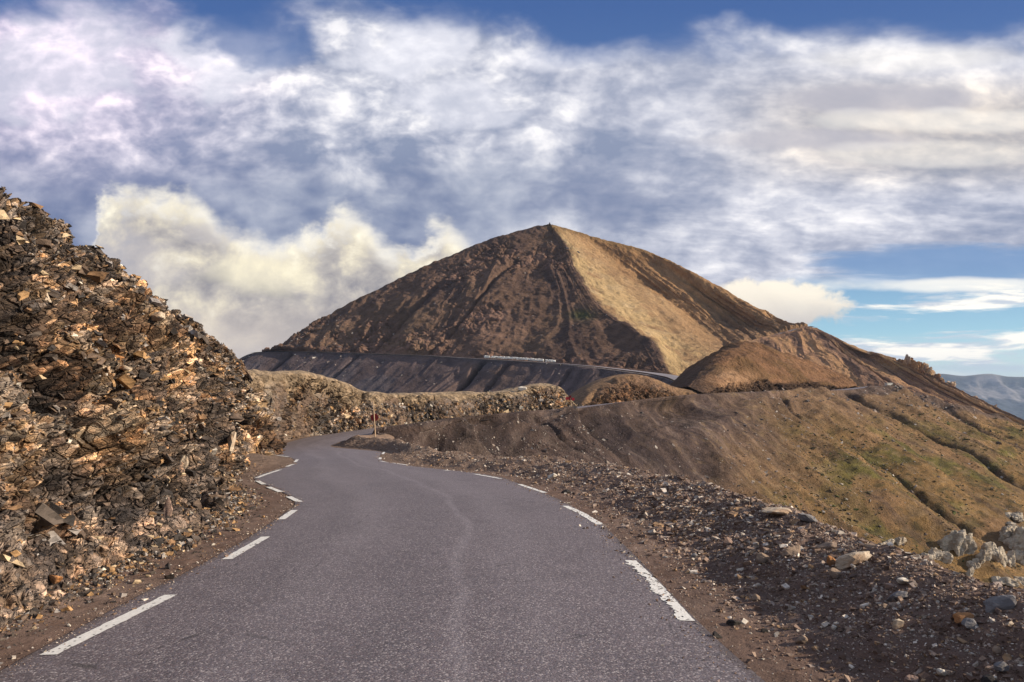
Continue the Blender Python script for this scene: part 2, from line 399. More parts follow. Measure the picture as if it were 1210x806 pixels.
def ground_z(x, y):
    """terrain height near the road (vectorised)"""
    x = np.asarray(x, float); y = np.asarray(y, float)
    xl, xr, xc, zc, gz = XL(y), XR(y), XC(y), ZC(y), g(y)
    xc = np.maximum(xc, xr + .7)
    sp = (xc - xr)
    t = np.clip((x - xr) / sp, 0, 1)
    vw = np.clip(.9 / sp, .1, .5)                      # flat verge share
    h = gz + (zc - gz) * ss(vw * .6, 1., t)**.85
    over = np.clip(x - xc, 0, None)
    h = h - np.where(over > 0, .72 * over - .35 * (1 - np.exp(-over / .8)) * .72, 0)
    p3 = np.stack([x, y, x * 0], -1)
    far_fade = np.clip(y / 10, .6, 2.2)
    n = fbm(p3, .7, 5, 3) * .12 + fbm(p3, 3.1, 4, 5) * .04
    amp = ss(.3, 1.2, x - xr) * 1.1
    h = h + n * amp * far_fade ** .5 + ss(.5, 1.2, x - xr) * (np.abs(fbm(p3, 1.6, 4, 9)) * .1)
    # left verge
    d = xl - x
    h = h + ss(.5, 1.6, d) * (.1 + .1 * fbm(p3, 2.5, 4, 6)) 
    inside = (x > xl + .02) & (x < xr - .02)
    h = np.where(inside, gz - .06, h)
    h = h + np.where(inside, 0, .018 * fbm(p3, 6., 3, 11) * ss(0, .25, np.minimum(np.abs(x - xl), np.abs(x - xr))))
    return h
ny, nx = 760, 700
ty = np.linspace(0, 1, ny); yg = np.concatenate([np.linspace(-12, 2.6, 40), 2.6 * (80 / 2.6)**ty[1:]])
rows = []
for y in yg:
    xl, xr, xc = float(XL(y)), float(XR(y)), float(XC(y)); xc = max(xc, xr + .7)
    w = max(1.5, .05 * y)
    a = np.concatenate([np.linspace(xl - 6 - .15 * max(y, 0), xl - 1.6, 24)[:-1], np.linspace(xl - 1.6, xl + .05, 90)[:-1], np.linspace(xl + .05, xr - .05, 14)[:-1],
                        np.linspace(xr - .05, xc + .6, 410)[:-1], np.linspace(xc + .6, xc + 4, 60)[:-1], np.linspace(xc + 4, xc + 30, 18)])
    rows.append(np.stack([a, np.full(len(a), y)], -1))
rows = np.array(rows); gz_ = ground_z(rows[..., 0], rows[..., 1])
Gn = np.concatenate([rows, gz_[..., None]], -1)
pxg, pyg = proj(Gn)
n1 = fbm(Gn, .9, 4, 21); n2 = fbm(Gn, 5, 4, 22)
cg = np.ones(Gn.shape) * np.array((.15, .10, .08))
cg = mixc(cg, (.2, .142, .115), ss(-.2, .5, n1)); cg = mixc(cg, (.15, .092, .068), ss(.0, .5, n2) * .6)
crk = ss(1.0, 2.5, Gn[..., 0] - XR(Gn[..., 1])); cg = mixc(cg, (.22, .155, .125), crk * .6)
cg = mixc(cg, (.2, .142, .105), ss(18, 40, Gn[..., 1]) * .75)
tag(link('ground', Gn, grid_faces(*Gn.shape[:2]), M['soil'], smooth=True, col=cg), kind='structure')
# ------------------------------------------------------------------ generic blocky rock displacement and colouring
def blocky(Pp, s, amp, seed, bed=(1, 1, 2.4)):
    q = Pp * np.array(bed)
    # bedding dips down to the right
    q = q + np.stack([0 * q[..., 0], 0 * q[..., 0], .3 * Pp[..., 1] * .6 + .25 * Pp[..., 0]], -1)
    q = q + .35 / s * np.stack([fbm(Pp, s * .8, 3, seed + 31), fbm(Pp, s * .8, 3, seed + 32), fbm(Pp, s * .8, 3, seed + 33)], -1)
    f1, f2, cid, fac = worley(q, s, seed)
    edge = ss(0, .18, f2 - f1)
    return amp * ((cid - .5) * .9 + fac * 1.5 - (1 - edge) * .45), cid, edge
def rock_colors(G, cids, orange, seed, sc1=1.):
    pal = np.array([(.045, .038, .036), (.075, .06, .05), (.11, .088, .072), (.09, .083, .082), (.15, .12, .095), (.2, .145, .09), (.2, .185, .175), (.28, .25, .22)])
    pal2 = np.array([(.07, .045, .03), (.14, .075, .035), (.24, .13, .055), (.34, .19, .08), (.42, .27, .13), (.5, .36, .2), (.3, .24, .18), (.52, .44, .32)])
    k = np.clip(cids[0] * .45 + cids[1] * .35 + .2 * cids[2] + .16 * fbm(G, 1.3 * sc1, 4, seed), 0, .999)
    k = np.clip((k - .15) / .7, 0, .999)
    a = pal[(k * 8).astype(int)]; b = pal2[(k * 8).astype(int)]
    return a * (1 - orange[..., None]) + b * orange[..., None]
# ------------------------------------------------------------------ left cliff
cols = [((-4.9, -8), (-9.6, -7, 8)), ((-4.8, 0), (-9.3, 2, 7.3)), ((-4.65, 4.5), (-9.0, 8, 6.6)), ((-4.65, 6.8), (-8.8, 10.5, 5.85)), ((-4.75, 8.8), tuple(P(0, 219, 13))), ((-4.95, 11), tuple(P(75, 272, 15.5))),
        ((-5.25, 14), tuple(P(130, 308, 17.5))), ((-5.95, 17), tuple(P(190, 353, 20))), ((-7.2, 20), tuple(P(238, 385, 23))), ((-8.5, 22.3), tuple(P(262, 413, 25.5))), ((-9.4, 25), tuple(P(277, 428, 28))),
        ((-9.9, 28), tuple(P(284, 438, 30.5))), ((-10.8, 30.5), (-12., 32.2, 2.1)), ((-13, 32.5), (-14.5, 34, 2.6)), ((-20, 34), (-20, 36, 3.4))]
prof = [(-.08, -.06), (.05, .035), (.16, .1), (.27, .3), (.4, .5), (.6, .72), (.8, .88), (1., 1.), (1.5, 1.03), (3.0, .98)]
ctrl = []
for h, v in prof:
    r_ = []
    for (fx, fy), c in cols:
        f0 = np.array([fx, fy, g(fy)]); c = np.array(c); p = f0 + (c - f0) * h; p[2] = f0[2] + (c[2] - f0[2]) * v; r_.append(p)
    ctrl.append(r_)
wu = [3, 6, 14, 14, 14, 14, 14, 13, 12, 9, 8, 8, 6, 3]; wv = [1, 4, 4, 8, 8, 8, 7, 7, 3, 1]
G, U, V = loft(ctrl, 1250, 760, wu, wv[:9])
nrm = normals(G, (.8, -.45, .4))
big = fbm(G, .32, 4, 40) * .55 + ridged(G * np.array([1, 1, .35]), .8, 3, 41) * .22
crf = 1 - .8 * ss(5., 6.8, V)
G = G + nrm * (big * np.where(V > 1.2, 1, .3) * crf - .12 * ss(4, 7, V))[..., None]
b1, c1, e1 = blocky(G, 1.1, .34, 50); 
b0, c0_, e0 = blocky(G, .5, .7, 45, (1, 1, 1.5)); G2 = G + nrm * ((b1 + b0 * crf) * ss(.8, 2.6, V))[..., None]
b2, c2, e2 = blocky(G, 3.2, .12, 60, (1, 1, 1.9)); b3, c3, e3 = blocky(G, 9., .042, 70, (1, 1, 1.8)); crev = ridged(G * np.array([1, 1, 1.8]), 1.5, 5, 78)
talus = 1 - ss(1.2, 3.0, V + .9 * fbm(G, .7, 3, 77))
G = G2 + nrm * ((b2 + b3) * (1 - .45 * talus) - .22 * ss(.25, .75, crev) * (1 - talus))[..., None] + nrm * (fbm(G, 14, 3, 80) * .02)[..., None]
px_, py_ = proj(G)
org = np.clip(ss(-.0, .4, fbm(G, (.5, .5, .9), 3, 90)) * .5 + np.exp(-(((px_ - 110) / 75)**2 + ((py_ - 440) / 70)**2)) * .9 + np.exp(-(((px_ - 110) / 120)**2 + ((py_ - 515) / 40)**2)) * .6, 0, 1) * (1 - .6 * talus)
cc = rock_colors(G, (c1, c2, c3), org, 91)
cc = mixc(cc, (.13, .10, .08), talus * .5)
greyz = ss(.0, .35, fbm(G, .5, 3, 95)); cc = mixc(cc, (.15, .145, .15), greyz * .6); cc = mixc(cc, (.06, .05, .045), ss(.1, .4, fbm(G, .7, 4, 96)) * .5); cc = mixc(cc, (.45, .31, .17), ss(.22, .4, fbm(G, (1.1, 1.1, 2.2), 4, 97)) * .65 * org)
gm_ = cc.mean(-1, keepdims=True); cc = gm_ + (cc - gm_) * .84
cc = cc * np.array((1.2, 1.17, 1.15)) * (1.0 + .8 * (np.clip(c3, 0, 1)[..., None] - .42))
cliffG, cliffN, cliffV = G, nrm, V
tag(link('cliff', G, grid_faces(*G.shape[:2]), M['cliffrock'], smooth=False, col=cc), kind='structure')
# ------------------------------------------------------------------ rock bank along the far leg, two mounds
def interp_tab(tab, x): t = np.array(tab); return np.interp(x, t[:, 0], t[:, 1])
inner = [(float(XL(y)) - .7, y, float(g(y)) - .1) for y in (34, 38, 42, 46, 50, 54, 58, 62, 66, 70, 73)]
inner = [(-24, 36, g(36)), (-19, 38, g(38))] + inner[2:]
Inner = np.array(inner + [tuple(Inn[k] + left[k] * .6) for k in range(2, len(Inn), 3)])
Ipx, Ipy = proj(Inner)
def bank_ctrl(i0, i1, crest_fn, doff, prof, back):
    rr = []
    base = Inner[i0:i1]
    cre = []
    for k, b in enumerate(base):
        cpx, cpy, off = crest_fn(k / (len(base) - 1.), Ipx[i0 + k], b)
        cre.append(P(cpx, cpy, b[1] + off))
    cre = np.array(cre)
    for h, v in prof:
        p = base + (cre - base) * h; p[:, 2] = base[:, 2] + (cre[:, 2] - base[:, 2]) * v; rr.append(p)
    for dx, dy, dz in back: rr.append(cre + np.array([dx, dy, dz]))
    return np.array(rr)
iA = int(np.argmax(Ipx * (np.arange(len(Ipx)) > 8) > 683))
tabA = [(150, 432), (288, 441), (320, 440), (345, 441), (368, 444), (388, 448), (402, 452), (415, 458), (435, 466), (480, 467), (520, 466), (560, 465), (600, 464), (615, 461), (632, 456), (655, 455), (667, 461), (676, 474), (683, 487)]
mapA = [(36, 240), (38, 262), (42, 288), (46, 308), (50, 328), (54, 348), (58, 364), (62, 378), (66, 390), (70, 400), (73, 408), (76, 418), (84, 452)]
def fA(t, px, b):
    c = interp_tab(mapA, b[1]) if b[1] < 84 else max(px + 4, 440)
    return c, interp_tab(tabA, c), (7. if b[1] < 80 else 5.5) * min(1, max(.15, (690 - c) / 40))
cA = bank_ctrl(0, iA + 1, fA, 6, [(-.1, -.12), (0, 0), (.16, .22), (.34, .52), (.6, .82), (1, 1)], [(-1, 3, .15), (-3, 9, -1.5), (-10, 30, -16)])
G, U, V = loft(cA, 1100, 300, None, [1, 3, 5, 6, 6, 5, 2, 1])
nrm = normals(G, (.2, -1, .5))
mk = ss(0.3, 1.5, V) * (1 - ss(4.5, 5.2, V)); near = 1
G0 = G.copy()
b1, c1, e1 = blocky(G, .42, .9, 150, (1, 1, 1.4)); b2, c2, e2 = blocky(G, 1.2, .36, 160, (1, 1, 1.5)); b3, c3, e3 = blocky(G, 3., .15, 170, (1, 1, 1.5))
patch = ss(-.25, .15, fbm(G0, .12, 3, 171) + .15 * fbm(G0, .7, 3, 172))
G = G + nrm * ((b1 * .55 + b2 + b3) * mk * (.35 + .65 * patch) + ridged(G0 * np.array([1, 1, .25]), .35, 3, 173) * .35 * mk)[..., None]
G = G + nrm * (fbm(G0, .25, 3, 175) * .35 * ss(4.2, 5, V))[..., None]
cc = rock_colors(G, (c1, c2, c3), ss(-.1, .4, fbm(G, .16, 3, 176)) * .4, 177, .3)
cc = cc * 1.45
grass = 1 - ss(.0, .9, (4.1 + 1.3 * fbm(G0, .22, 4, 178)) - V)
cc = mixc(cc, (.30, .225, .15), np.clip(grass, 0, 1) * .95); cc = mixc(cc, (.15, .108, .085), (1 - patch) * .85 * (1 - grass)); alpha = np.clip(.12 + .88 * patch * (1 - np.clip(grass, 0, 1)), 0, 1); cc = cc * (1 + .5 * fbm(G0, 1.1, 4, 179, .7))[..., None]; cc = np.concatenate([cc, alpha[..., None]], -1)
bankG, bankV, bankN = G, V, nrm
tag(link('rock_bank', G, grid_faces(*G.shape[:2]), M['bankrock'], col=cc), kind='structure')
# mound between the far leg and the upper road
iB = int(np.argmax(Ipx > 845))
tabB = [(683, 483), (690, 471), (705, 458), (725, 448), (745, 443), (762, 444), (780, 450), (796, 457), (812, 461), (828, 463), (852, 467)]
cB = bank_ctrl(iA, iB + 1, lambda t, px, b: (684 + 166 * t, interp_tab(tabB, 684 + 166 * t), 4 + 14 * math.sin(math.pi * min(1, max(0, t)))), 0,
               [(-.1, -.15), (0, 0), (.12, .3), (.35, .62), (.65, .86), (1, 1)], [(-1, 8, .2), (-4, 22, -3), (-10, 45, -25)])
G, U, V = loft(cB, 420, 200)
nrm = normals(G, (.2, -1, .5)); mk = ss(0.3, 1.5, V) * (1 - ss(4.2, 5.2, V)); G0 = G.copy()
b1, c1, e1 = blocky(G, .3, 1.0, 250, (1, 1, 1.4)); b2, c2, e2 = blocky(G, .9, .4, 260, (1, 1, 1.4)); b3, c3, e3 = blocky(G, 2.2, .2, 270)
lo = 1 - ss(2.2, 3.8, V + fbm(G0, .15, 3, 3))
G = G + nrm * ((b1 * .7 + b2 + b3) * mk * (.15 + .85 * lo) + fbm(G0, .12, 5, 271, .6) * 2.2 * mk)[..., None]
cc = rock_colors(G, (c1, c2, c3), np.zeros(U.shape) + .2, 277, .3); cc = mixc(cc, (.14, .098, .068), 1 - lo * .75)
cc = mixc(cc, (.21, .15, .085), ss(3.5, 5, V + .8 * fbm(G0, .3, 3, 5)) * .7); cc = np.concatenate([cc * np.array((1.12, .96, .86)), (.1 + .8 * lo)[..., None]], -1)
tag(link('rocky_mound', G, grid_faces(*G.shape[:2]), M['bankrock'], col=cc), kind='structure')
# grassy knoll
tabK = [(812, 458), (819, 447), (828, 436), (840, 424), (853, 414), (868, 409), (885, 407), (905, 411), (930, 418), (960, 428), (990, 440), (1004, 450), (1012, 459)]
iK0 = int(np.argmax(Ipx > 822)); iK1 = int(np.argmax(Ipx > 1002))
cK = bank_ctrl(iK0, iK1 + 1, lambda t, px, b: (812 + 200 * t, interp_tab(tabK, 812 + 200 * t), 8 + 52 * math.sin(math.pi * t)**.8), 0,
               [(-.05, -.2), (0, 0), (.03, .2), (.18, .42), (.5, .76), (.8, .94), (1, 1)], [(0, 15, -.5), (-2, 35, -6), (-5, 60, -25)])
G, U, V = loft(cK, 520, 260, None, [1, 4, 4, 5, 6, 5, 5, 2, 2][:9])
nrm = normals(G, (.1, -1, .7)); G0 = G.copy(); b1, c1, e1 = blocky(G, .35, 1., 350, (1, 1, 1.2)); b2, c2, e2 = blocky(G, 1., .5, 360)
cut = ss(.4, 1., V) * (1 - ss(1.9, 2.5, V + .5 * fbm(G0, .1, 3, 351)))
Umax = U.max()
leftf = (1 - ss(.06 * Umax, .16 * Umax, U + .02 * Umax * fbm(G0, .2, 3, 6)))
G = G + nrm * (((b1 + b2) * 1.1 + ridged(G0, .25, 3, 352) * .9 - .5) * cut + (fbm(G0, .05, 5, 353, .6) * 3.4 * ss(.04, .3, U / U.max()) + fbm(G0, .3, 4, 354) * .5) * (1 - .6 * cut))[..., None]
cc = np.ones(G.shape) * np.array((.19, .12, .07)) * (1 + .6 * fbm(G0, .35, 5, 357, .7))[..., None]; nn = fbm(G0, .09, 4, 355); cc = mixc(cc, (.18, .115, .065), ss(-.1, .4, nn)); cc = mixc(cc, (.12, .085, .042), ss(0, .4, -nn) * .7)
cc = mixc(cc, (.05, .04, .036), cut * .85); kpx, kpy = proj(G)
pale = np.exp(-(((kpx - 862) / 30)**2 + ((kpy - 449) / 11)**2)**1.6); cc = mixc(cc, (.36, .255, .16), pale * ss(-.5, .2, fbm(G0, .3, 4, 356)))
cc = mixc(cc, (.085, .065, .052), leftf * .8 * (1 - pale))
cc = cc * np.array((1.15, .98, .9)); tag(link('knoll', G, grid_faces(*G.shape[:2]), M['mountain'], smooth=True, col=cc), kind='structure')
# ------------------------------------------------------------------ basin slope below the far leg
top = np.concatenate([E + 0, ext]); 
nT = len(top)
slope = np.interp(np.arange(nT), [0, 4, 6, 8, 10, 15], [.72, .68, .6, .52, .5, .48])
dirx = np.interp(np.arange(nT), [0, 3, 6, 9, 15], [.75, .66, .6, .6, .62])
tpx, _ = proj(top)
lip = .65 * (1 - .55 * np.exp(-((tpx - 685) / 14)**4)) * (1 - ss(985, 1005, tpx)) + .02
lv = np.zeros((nT, 3)); lv[:, 2] = lip
rows_ = [top + np.array([-.75, .9, -.6]), top + lv]
reach = np.interp(np.arange(nT), [0, 2, 4, 6, 8, 10, 15], [26, 34, 50, 75, 110, 130, 130])
for t in (.03, .12, .28, .48, .72, 1., 1.4):
    rr = []
    for k in range(nT):
        dx = dirx[k]; dy = -math.sqrt(1 - dx * dx); T_ = reach[k] * t
        prof_ = 1.0 if k < 6 else 1.0
        rr.append(top[k] + np.array([dx * T_, dy * T_, -slope[k] * T_ * prof_ - .06]))
    rows_.append(rr)
# ground of the ravine hidden behind the berm: keep it from rising towards the camera
G, U, V = loft(np.array(rows_), 900, 560, None, [1, 1, 4, 9, 10, 9, 7, 4])
nrm = normals(G, (.4, -.5, .8)); G0 = G.copy()
Lm = U * 12.; # metres-like coordinate along the slope
Vm = V * 10.
q = np.stack([G0[..., 0] * .8 + G0[..., 1] * .6, V * 1.0, 0 * V], -1)   # across the fall line, down the fall line
down = ss(1.05, 1.6, V)
wig = fbm(np.stack([q[..., 0] * .02, V * .8, 0 * V], -1), 1, 3, 410)
gul = ridged(np.stack([q[..., 0] + wig * 3, V * 2.5, 0 * V], -1), (.13, .35, 1), 3, 411)
disp = gul * .8 + ridged(np.stack([q[..., 0] + wig * 3, V * 1.2, 0 * V], -1), (.035, .3, 1), 2, 414) * 2.4 + fbm(G0, .03, 4, 412) * 2.2 + fbm(G0, .22, 5, 413, .6) * .8
jag = .25 * fbm(G0, .12, 4, 430); V_ = V
cgx = lambda u0, w: np.exp(-((U + wig * .12 + .05 * fbm(G0, .15, 4, 431) - u0) / w)**2) * np.clip(.75 + 1.2 * fbm(G0, .08, 3, 432), .15, 1.3)
# marked gullies (control-column units), as in the photograph
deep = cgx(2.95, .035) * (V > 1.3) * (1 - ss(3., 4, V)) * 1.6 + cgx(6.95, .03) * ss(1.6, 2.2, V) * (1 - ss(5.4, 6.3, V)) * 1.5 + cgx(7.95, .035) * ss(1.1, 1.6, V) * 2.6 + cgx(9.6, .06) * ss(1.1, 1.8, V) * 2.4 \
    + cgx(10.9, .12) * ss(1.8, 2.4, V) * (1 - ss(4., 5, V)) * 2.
G = G + nrm * ((disp - deep) * down)[..., None]
qpx, qpy = proj(G)
dust = fbm(np.stack([q[..., 0] * .09, V * .5, 0 * V], -1), 1, 4, 420)
cc = np.ones(G.shape) * np.array((.108, .08, .074))
dust2 = fbm(np.stack([q[..., 0] * .45 + wig * 3, V * .9, 0 * V], -1), 1, 4, 425)
cc = mixc(cc, (.125, .092, .082), ss(-.15, .35, dust)); cc = mixc(cc, (.06, .048, .052), ss(.1, .45, -dust) * .8); cc = mixc(cc, (.06, .047, .05), ss(.05, .35, -dust2) * .7); cc = mixc(cc, (.19, .15, .135), ss(.12, .4, dust2) * .6)
dryn = fbm(G0, .05, 4, 421) * 60
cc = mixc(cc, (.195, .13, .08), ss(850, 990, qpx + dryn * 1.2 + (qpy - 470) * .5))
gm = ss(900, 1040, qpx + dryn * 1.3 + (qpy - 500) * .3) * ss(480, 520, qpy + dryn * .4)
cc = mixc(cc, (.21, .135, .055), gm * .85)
gn = fbm(G0, .09, 5, 422); cc = mixc(cc, (.115, .115, .032), ss(.08, .32, gn) * gm * .8); tus = fbm(G0, .55, 4, 433); cc = mixc(cc, (.07, .062, .03), ss(.12, .3, tus) * gm * .7); cc = mixc(cc, (.24, .175, .105), ss(.15, .35, -tus) * ss(700, 900, qpx) * .55)
br = ss(.05, .35, fbm(G0, .07, 4, 423)); cc = mixc(cc, (.20, .125, .075), br * gm * .6)
cc = mixc(cc, (.11, .085, .08), ss(.3, .8, ss(6.8, 8.6, U) * (1 - ss(1.9, 2.6, V + .4 * fbm(G0, .1, 3, 424)))) * .8)
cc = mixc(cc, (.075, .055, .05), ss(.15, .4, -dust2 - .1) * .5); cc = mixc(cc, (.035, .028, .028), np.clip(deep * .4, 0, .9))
cc = cc * (1 + .5 * fbm(G0, .3, 5, 434, .7))[..., None]
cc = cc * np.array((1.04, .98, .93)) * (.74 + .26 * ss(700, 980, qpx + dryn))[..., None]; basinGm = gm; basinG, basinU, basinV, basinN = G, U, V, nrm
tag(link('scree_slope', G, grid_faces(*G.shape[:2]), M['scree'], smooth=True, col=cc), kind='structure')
# ------------------------------------------------------------------ the mountain
def seg(T, B, mids=None):
    """six points from the skyline to the road; concave scree profile when no mids are given"""
    if mids is not None: return [P(*T)] + [P(*m) for m in mids] + [P(*B)]
    a, b = P(*T), P(*B); out = []
    for s in (0, .16, .36, .58, .8, 1): out.append(a + (b - a) * s + np.array([0, 0, -6 * math.sin(math.pi * s) * .4]))
    return out
mc = [seg((312, 416.5, 552), (311, 416.7, 545)), seg((333, 409, 552), (331, 413.5, 541)), seg((362, 385, 565), (350, 414, 534)), seg((400, 365, 575), (378, 415.5, 524)), seg((470, 330, 588), (430, 417, 505)),
      seg((560, 290, 598), (492, 419.2, 483)), seg((608, 274.3, 601), (535, 421.5, 469)),
      seg((635, 267, 601), (590, 424.5, 450), [(636, 285, 587), (628, 312, 563), (618, 348, 525), (604, 388, 484)]),
      seg((644, 265.8, 600.5), (665, 430, 424), [(652, 287, 584), (656, 314, 557), (660, 350, 516), (664, 392, 466)]),
      seg((647, 265.5, 600), (742, 436, 406), [(662, 290, 579), (669, 318, 551), (688, 352, 509), (728, 394, 450)]),
      seg((650, 265, 599), (788, 440.5, 397), [(670, 292, 574), (679, 320, 545), (709, 360, 497), (768, 399, 431)]),
      seg((654, 265.8, 600), (812, 446, 400), [(679, 292, 577), (695, 320, 553), (736, 362, 510), (792, 410, 450)]),
      seg((665, 269, 604), (845, 428, 440), [(705, 300, 590), (745, 332, 570), (790, 368, 535), (825, 402, 482)]),
      seg((681, 273.4, 607), (858, 413, 492), [(728, 307, 600), (772, 342, 588), (812, 372, 560), (842, 398, 520)]),
      seg((704, 280.5, 607), (876, 407.6, 497), [(752, 309, 599), (795, 343, 584), (832, 370, 562), (858, 392, 532)]),
      seg((766, 297, 605), (902, 399.5, 510), [(800, 322, 597), (832, 348, 585), (862, 370, 566), (885, 387, 543)]),
      seg((832, 329, 592), (925, 393.5, 517)), seg((882, 359, 572), (942, 389, 521)), seg((920, 377, 552), (950, 387.5, 524)), seg((940, 384.5, 536), (953, 386.8, 527))]
mc = np.array(mc).transpose(1, 0, 2)
bk = [mc[0] + np.array([10, 70, -45]), mc[0] + np.array([3, 22, -5.])]
mc = np.concatenate([np.array(bk), mc, (mc[-1] + np.array([0, 1.5, -9.]))[None]])
G, U, V = loft(mc, 1150, 560, [1, 3, 3, 5, 6, 5, 3, 3, 3, 4, 3, 4, 4, 4, 5, 5, 4, 3, 2], [1, 2, 5, 6, 6, 6, 6, 1])
nrm = normals(G, (-.1, -.6, .8)); G0 = G.copy()
U = np.where(U < 6, U, np.where(U < 8, 6 + (U - 6) * .5 , U - 1)); face = ss(2, 3, V)
wig = fbm(np.stack([U * .4, V * .5, 0 * V], -1), 1, 3, 510)
gl = ridged(np.stack([U * 2.3 + wig * .9, V * .45, 0 * V], -1), 1, 4, 511)
leftm = 1 - ss(8.6, 9.2, U); rightm = ss(11.8, 13.2, U)
skyf = ss(2.0, 3.2, V)
disp = (gl * (1.1 * leftm * (1 - .85 * ss(6.6, 8.0, U)) + 1.5 * rightm + .5) * (.15 + skyf * ss(2, 5, V)) + fbm(G0, .012, 4, 512) * 5. * skyf + fbm(G0, .06, 5, 513) * 1.8 * (.3 + .7 * skyf) + fbm(G0, .25, 4, 514) * .9)
b1, c1, e1 = blocky(G, .09, 1.5, 520, (1, 1, 1)); b2, c2, e2 = blocky(G, .22, 1.1, 530, (1, 1, 1))
crag = ss(.02, .3, fbm(G0, .022, 4, 521) + .35 * ss(6.0, 6.9, V) - .12) * (leftm * .8 + .25) * (1 - ss(9., 9.4, U) * (1 - ss(12, 13, U)))
fadeb = 1 - ss(6.85, 7, V)
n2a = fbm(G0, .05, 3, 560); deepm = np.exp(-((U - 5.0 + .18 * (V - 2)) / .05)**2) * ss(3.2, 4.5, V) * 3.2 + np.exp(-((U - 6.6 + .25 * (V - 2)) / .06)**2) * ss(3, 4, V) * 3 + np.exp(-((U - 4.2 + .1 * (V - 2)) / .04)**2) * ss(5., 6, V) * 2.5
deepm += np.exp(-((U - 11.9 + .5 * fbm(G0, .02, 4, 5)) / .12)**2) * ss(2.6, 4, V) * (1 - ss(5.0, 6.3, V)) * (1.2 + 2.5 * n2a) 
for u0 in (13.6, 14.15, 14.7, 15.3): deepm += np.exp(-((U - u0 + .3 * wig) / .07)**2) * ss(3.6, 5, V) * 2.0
G = G + nrm * ((disp + (b1 + b2) * crag * 1.0 - deepm) * fadeb)[..., None]
mpx, mpy = proj(G)
st = fbm(np.stack([U * 3.1 + wig, V * .7, 0 * V], -1), 1, 4, 540); n1 = fbm(G0, .02, 4, 541); n2 = fbm(G0, .07, 4, 542)
cc = np.ones(G.shape) * np.array((.17, .112, .085))
cc = mixc(cc, (.215, .145, .10), ss(-.1, .4, n1)); cc = mixc(cc, (.095, .066, .062), ss(0, .4, st) * .7); cc = mixc(cc, (.25, .165, .12), ss(.1, .45, n2) * .5)
cc = mixc(cc, (.25, .16, .125), crag * ss(.4, .8, c2) * .75); cc = cc * (1 + .5 * fbm(G0, .16, 5, 545, .65))[..., None]
lit_side = ss(8.95, 9.3, U + .35 * n2 + .12 * fbm(G0, .2, 4, 547))  # sunlit side of the spine, its light painted as a brighter colour
sunlit_gold = np.ones(G.shape) * np.array((.44, .33, .18)); sunlit_gold = mixc(sunlit_gold, (.30, .205, .115), ss(-.05, .3, n2 + .4 * st)); sunlit_gold = mixc(sunlit_gold, (.27, .18, .10), ss(.05, .3, -st) * .6); sunlit_gold = mixc(sunlit_gold, (.50, .39, .24), ss(.15, .4, fbm(G0, .12, 4, 548)) * .6); sunlit_gold = mixc(sunlit_gold, (.33, .22, .125), ss(9.8, 10.9, U + .6 * n1) * .7)
cc = cc * (1 - lit_side[..., None]) + sunlit_gold * lit_side[..., None]
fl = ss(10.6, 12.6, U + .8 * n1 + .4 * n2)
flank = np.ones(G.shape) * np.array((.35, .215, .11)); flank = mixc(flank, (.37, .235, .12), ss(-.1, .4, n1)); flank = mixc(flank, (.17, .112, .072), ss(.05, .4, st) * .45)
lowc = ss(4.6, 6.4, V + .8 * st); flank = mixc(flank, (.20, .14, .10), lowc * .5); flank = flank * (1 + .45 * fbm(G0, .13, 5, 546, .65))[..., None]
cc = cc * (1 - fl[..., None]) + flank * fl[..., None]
sk = (1 - ss(2.0, 2.6, V)) * ss(6.6, 7.4, U); cc = mixc(cc, (.17, .115, .05), sk * .8)
cc = mixc(cc, (.045, .034, .03), np.clip(deepm * .12, 0, .5) * (1 - lit_side * (1 - fl) * .5))
gr = np.exp(-(((mpx - 688) / 14)**2 + ((mpy - 372) / 7)**2)) * (n2 > -.1); cc = mixc(cc, (.06, .085, .025), np.clip(gr, 0, 1) * .8)
cc = cc * np.array((1.03, .97, .92)) * (1 - .16 * (1 - lit_side))[..., None]; mntG, mntU, mntV, mntN = G, U, V, nrm  # shade on the left face deepened in the vertex colour
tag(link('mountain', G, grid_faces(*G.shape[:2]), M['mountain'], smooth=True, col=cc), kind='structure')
# slope under the upper road
E2 = np.array([P(262, 440, 562), P(284, 424.5, 556), P(300, 418.2, 545), P(331, 416.8, 534), P(378, 417.6, 517), P(430, 419.4, 497), P(505, 422.3, 471), P(560, 425.6, 453), P(640, 430.3, 426), P(700, 435, 404), P(738, 439.2, 390), P(775, 444.5, 372), P(794, 450, 345), P(806, 458, 312)])
E2l = E2.copy(); E2l[:, 2] += np.interp(np.arange(len(E2)), [0, 8, 10, 13], [.75, .7, .1, 0]); rows_ = [E2 + np.array([1.2, 8, -2.]), E2 + np.array([.5, 7., -.1]), E2l]
dd = [(-.55, -.84)] * 9 + [(-.6, -.8), (-.65, -.76), (-.75, -.66), (-.9, -.4), (-.95, -.3)]
for t in (3, 18, 45, 80, 125, 190):
    rows_.append([E2[k] + np.array([dd[k][0] * t, dd[k][1] * t, -.66 * t]) for k in range(len(E2))])
G, U, V = loft(np.array(rows_), 900, 360, None, [1, 2, 2, 9, 10, 7, 4, 2])
nrm = normals(G, (-.3, -.5, .8)); G0 = G.copy()
wig = fbm(np.stack([U * .5, V * .6, 0 * V], -1), 1, 3, 610)
gl = ridged(np.stack([U * 4 + wig * 1.0, V * .5, 0 * V], -1), 1, 4, 611)
dn = ss(2.2, 3.2, V); deepm = 0
for u0, s_ in ((1.9, 1), (3.35, 1.2), (4.9, .6), (7.2, 1.3), (7.55, .7), (8.6, .5)): deepm = deepm + np.exp(-((U - u0 + .1 * wig + .0 * V) / .035)**2) * s_ * 2.6
G = G + nrm * ((gl * .8 + fbm(G0, .05, 4, 612) * 1.2 - deepm) * dn)[..., None]
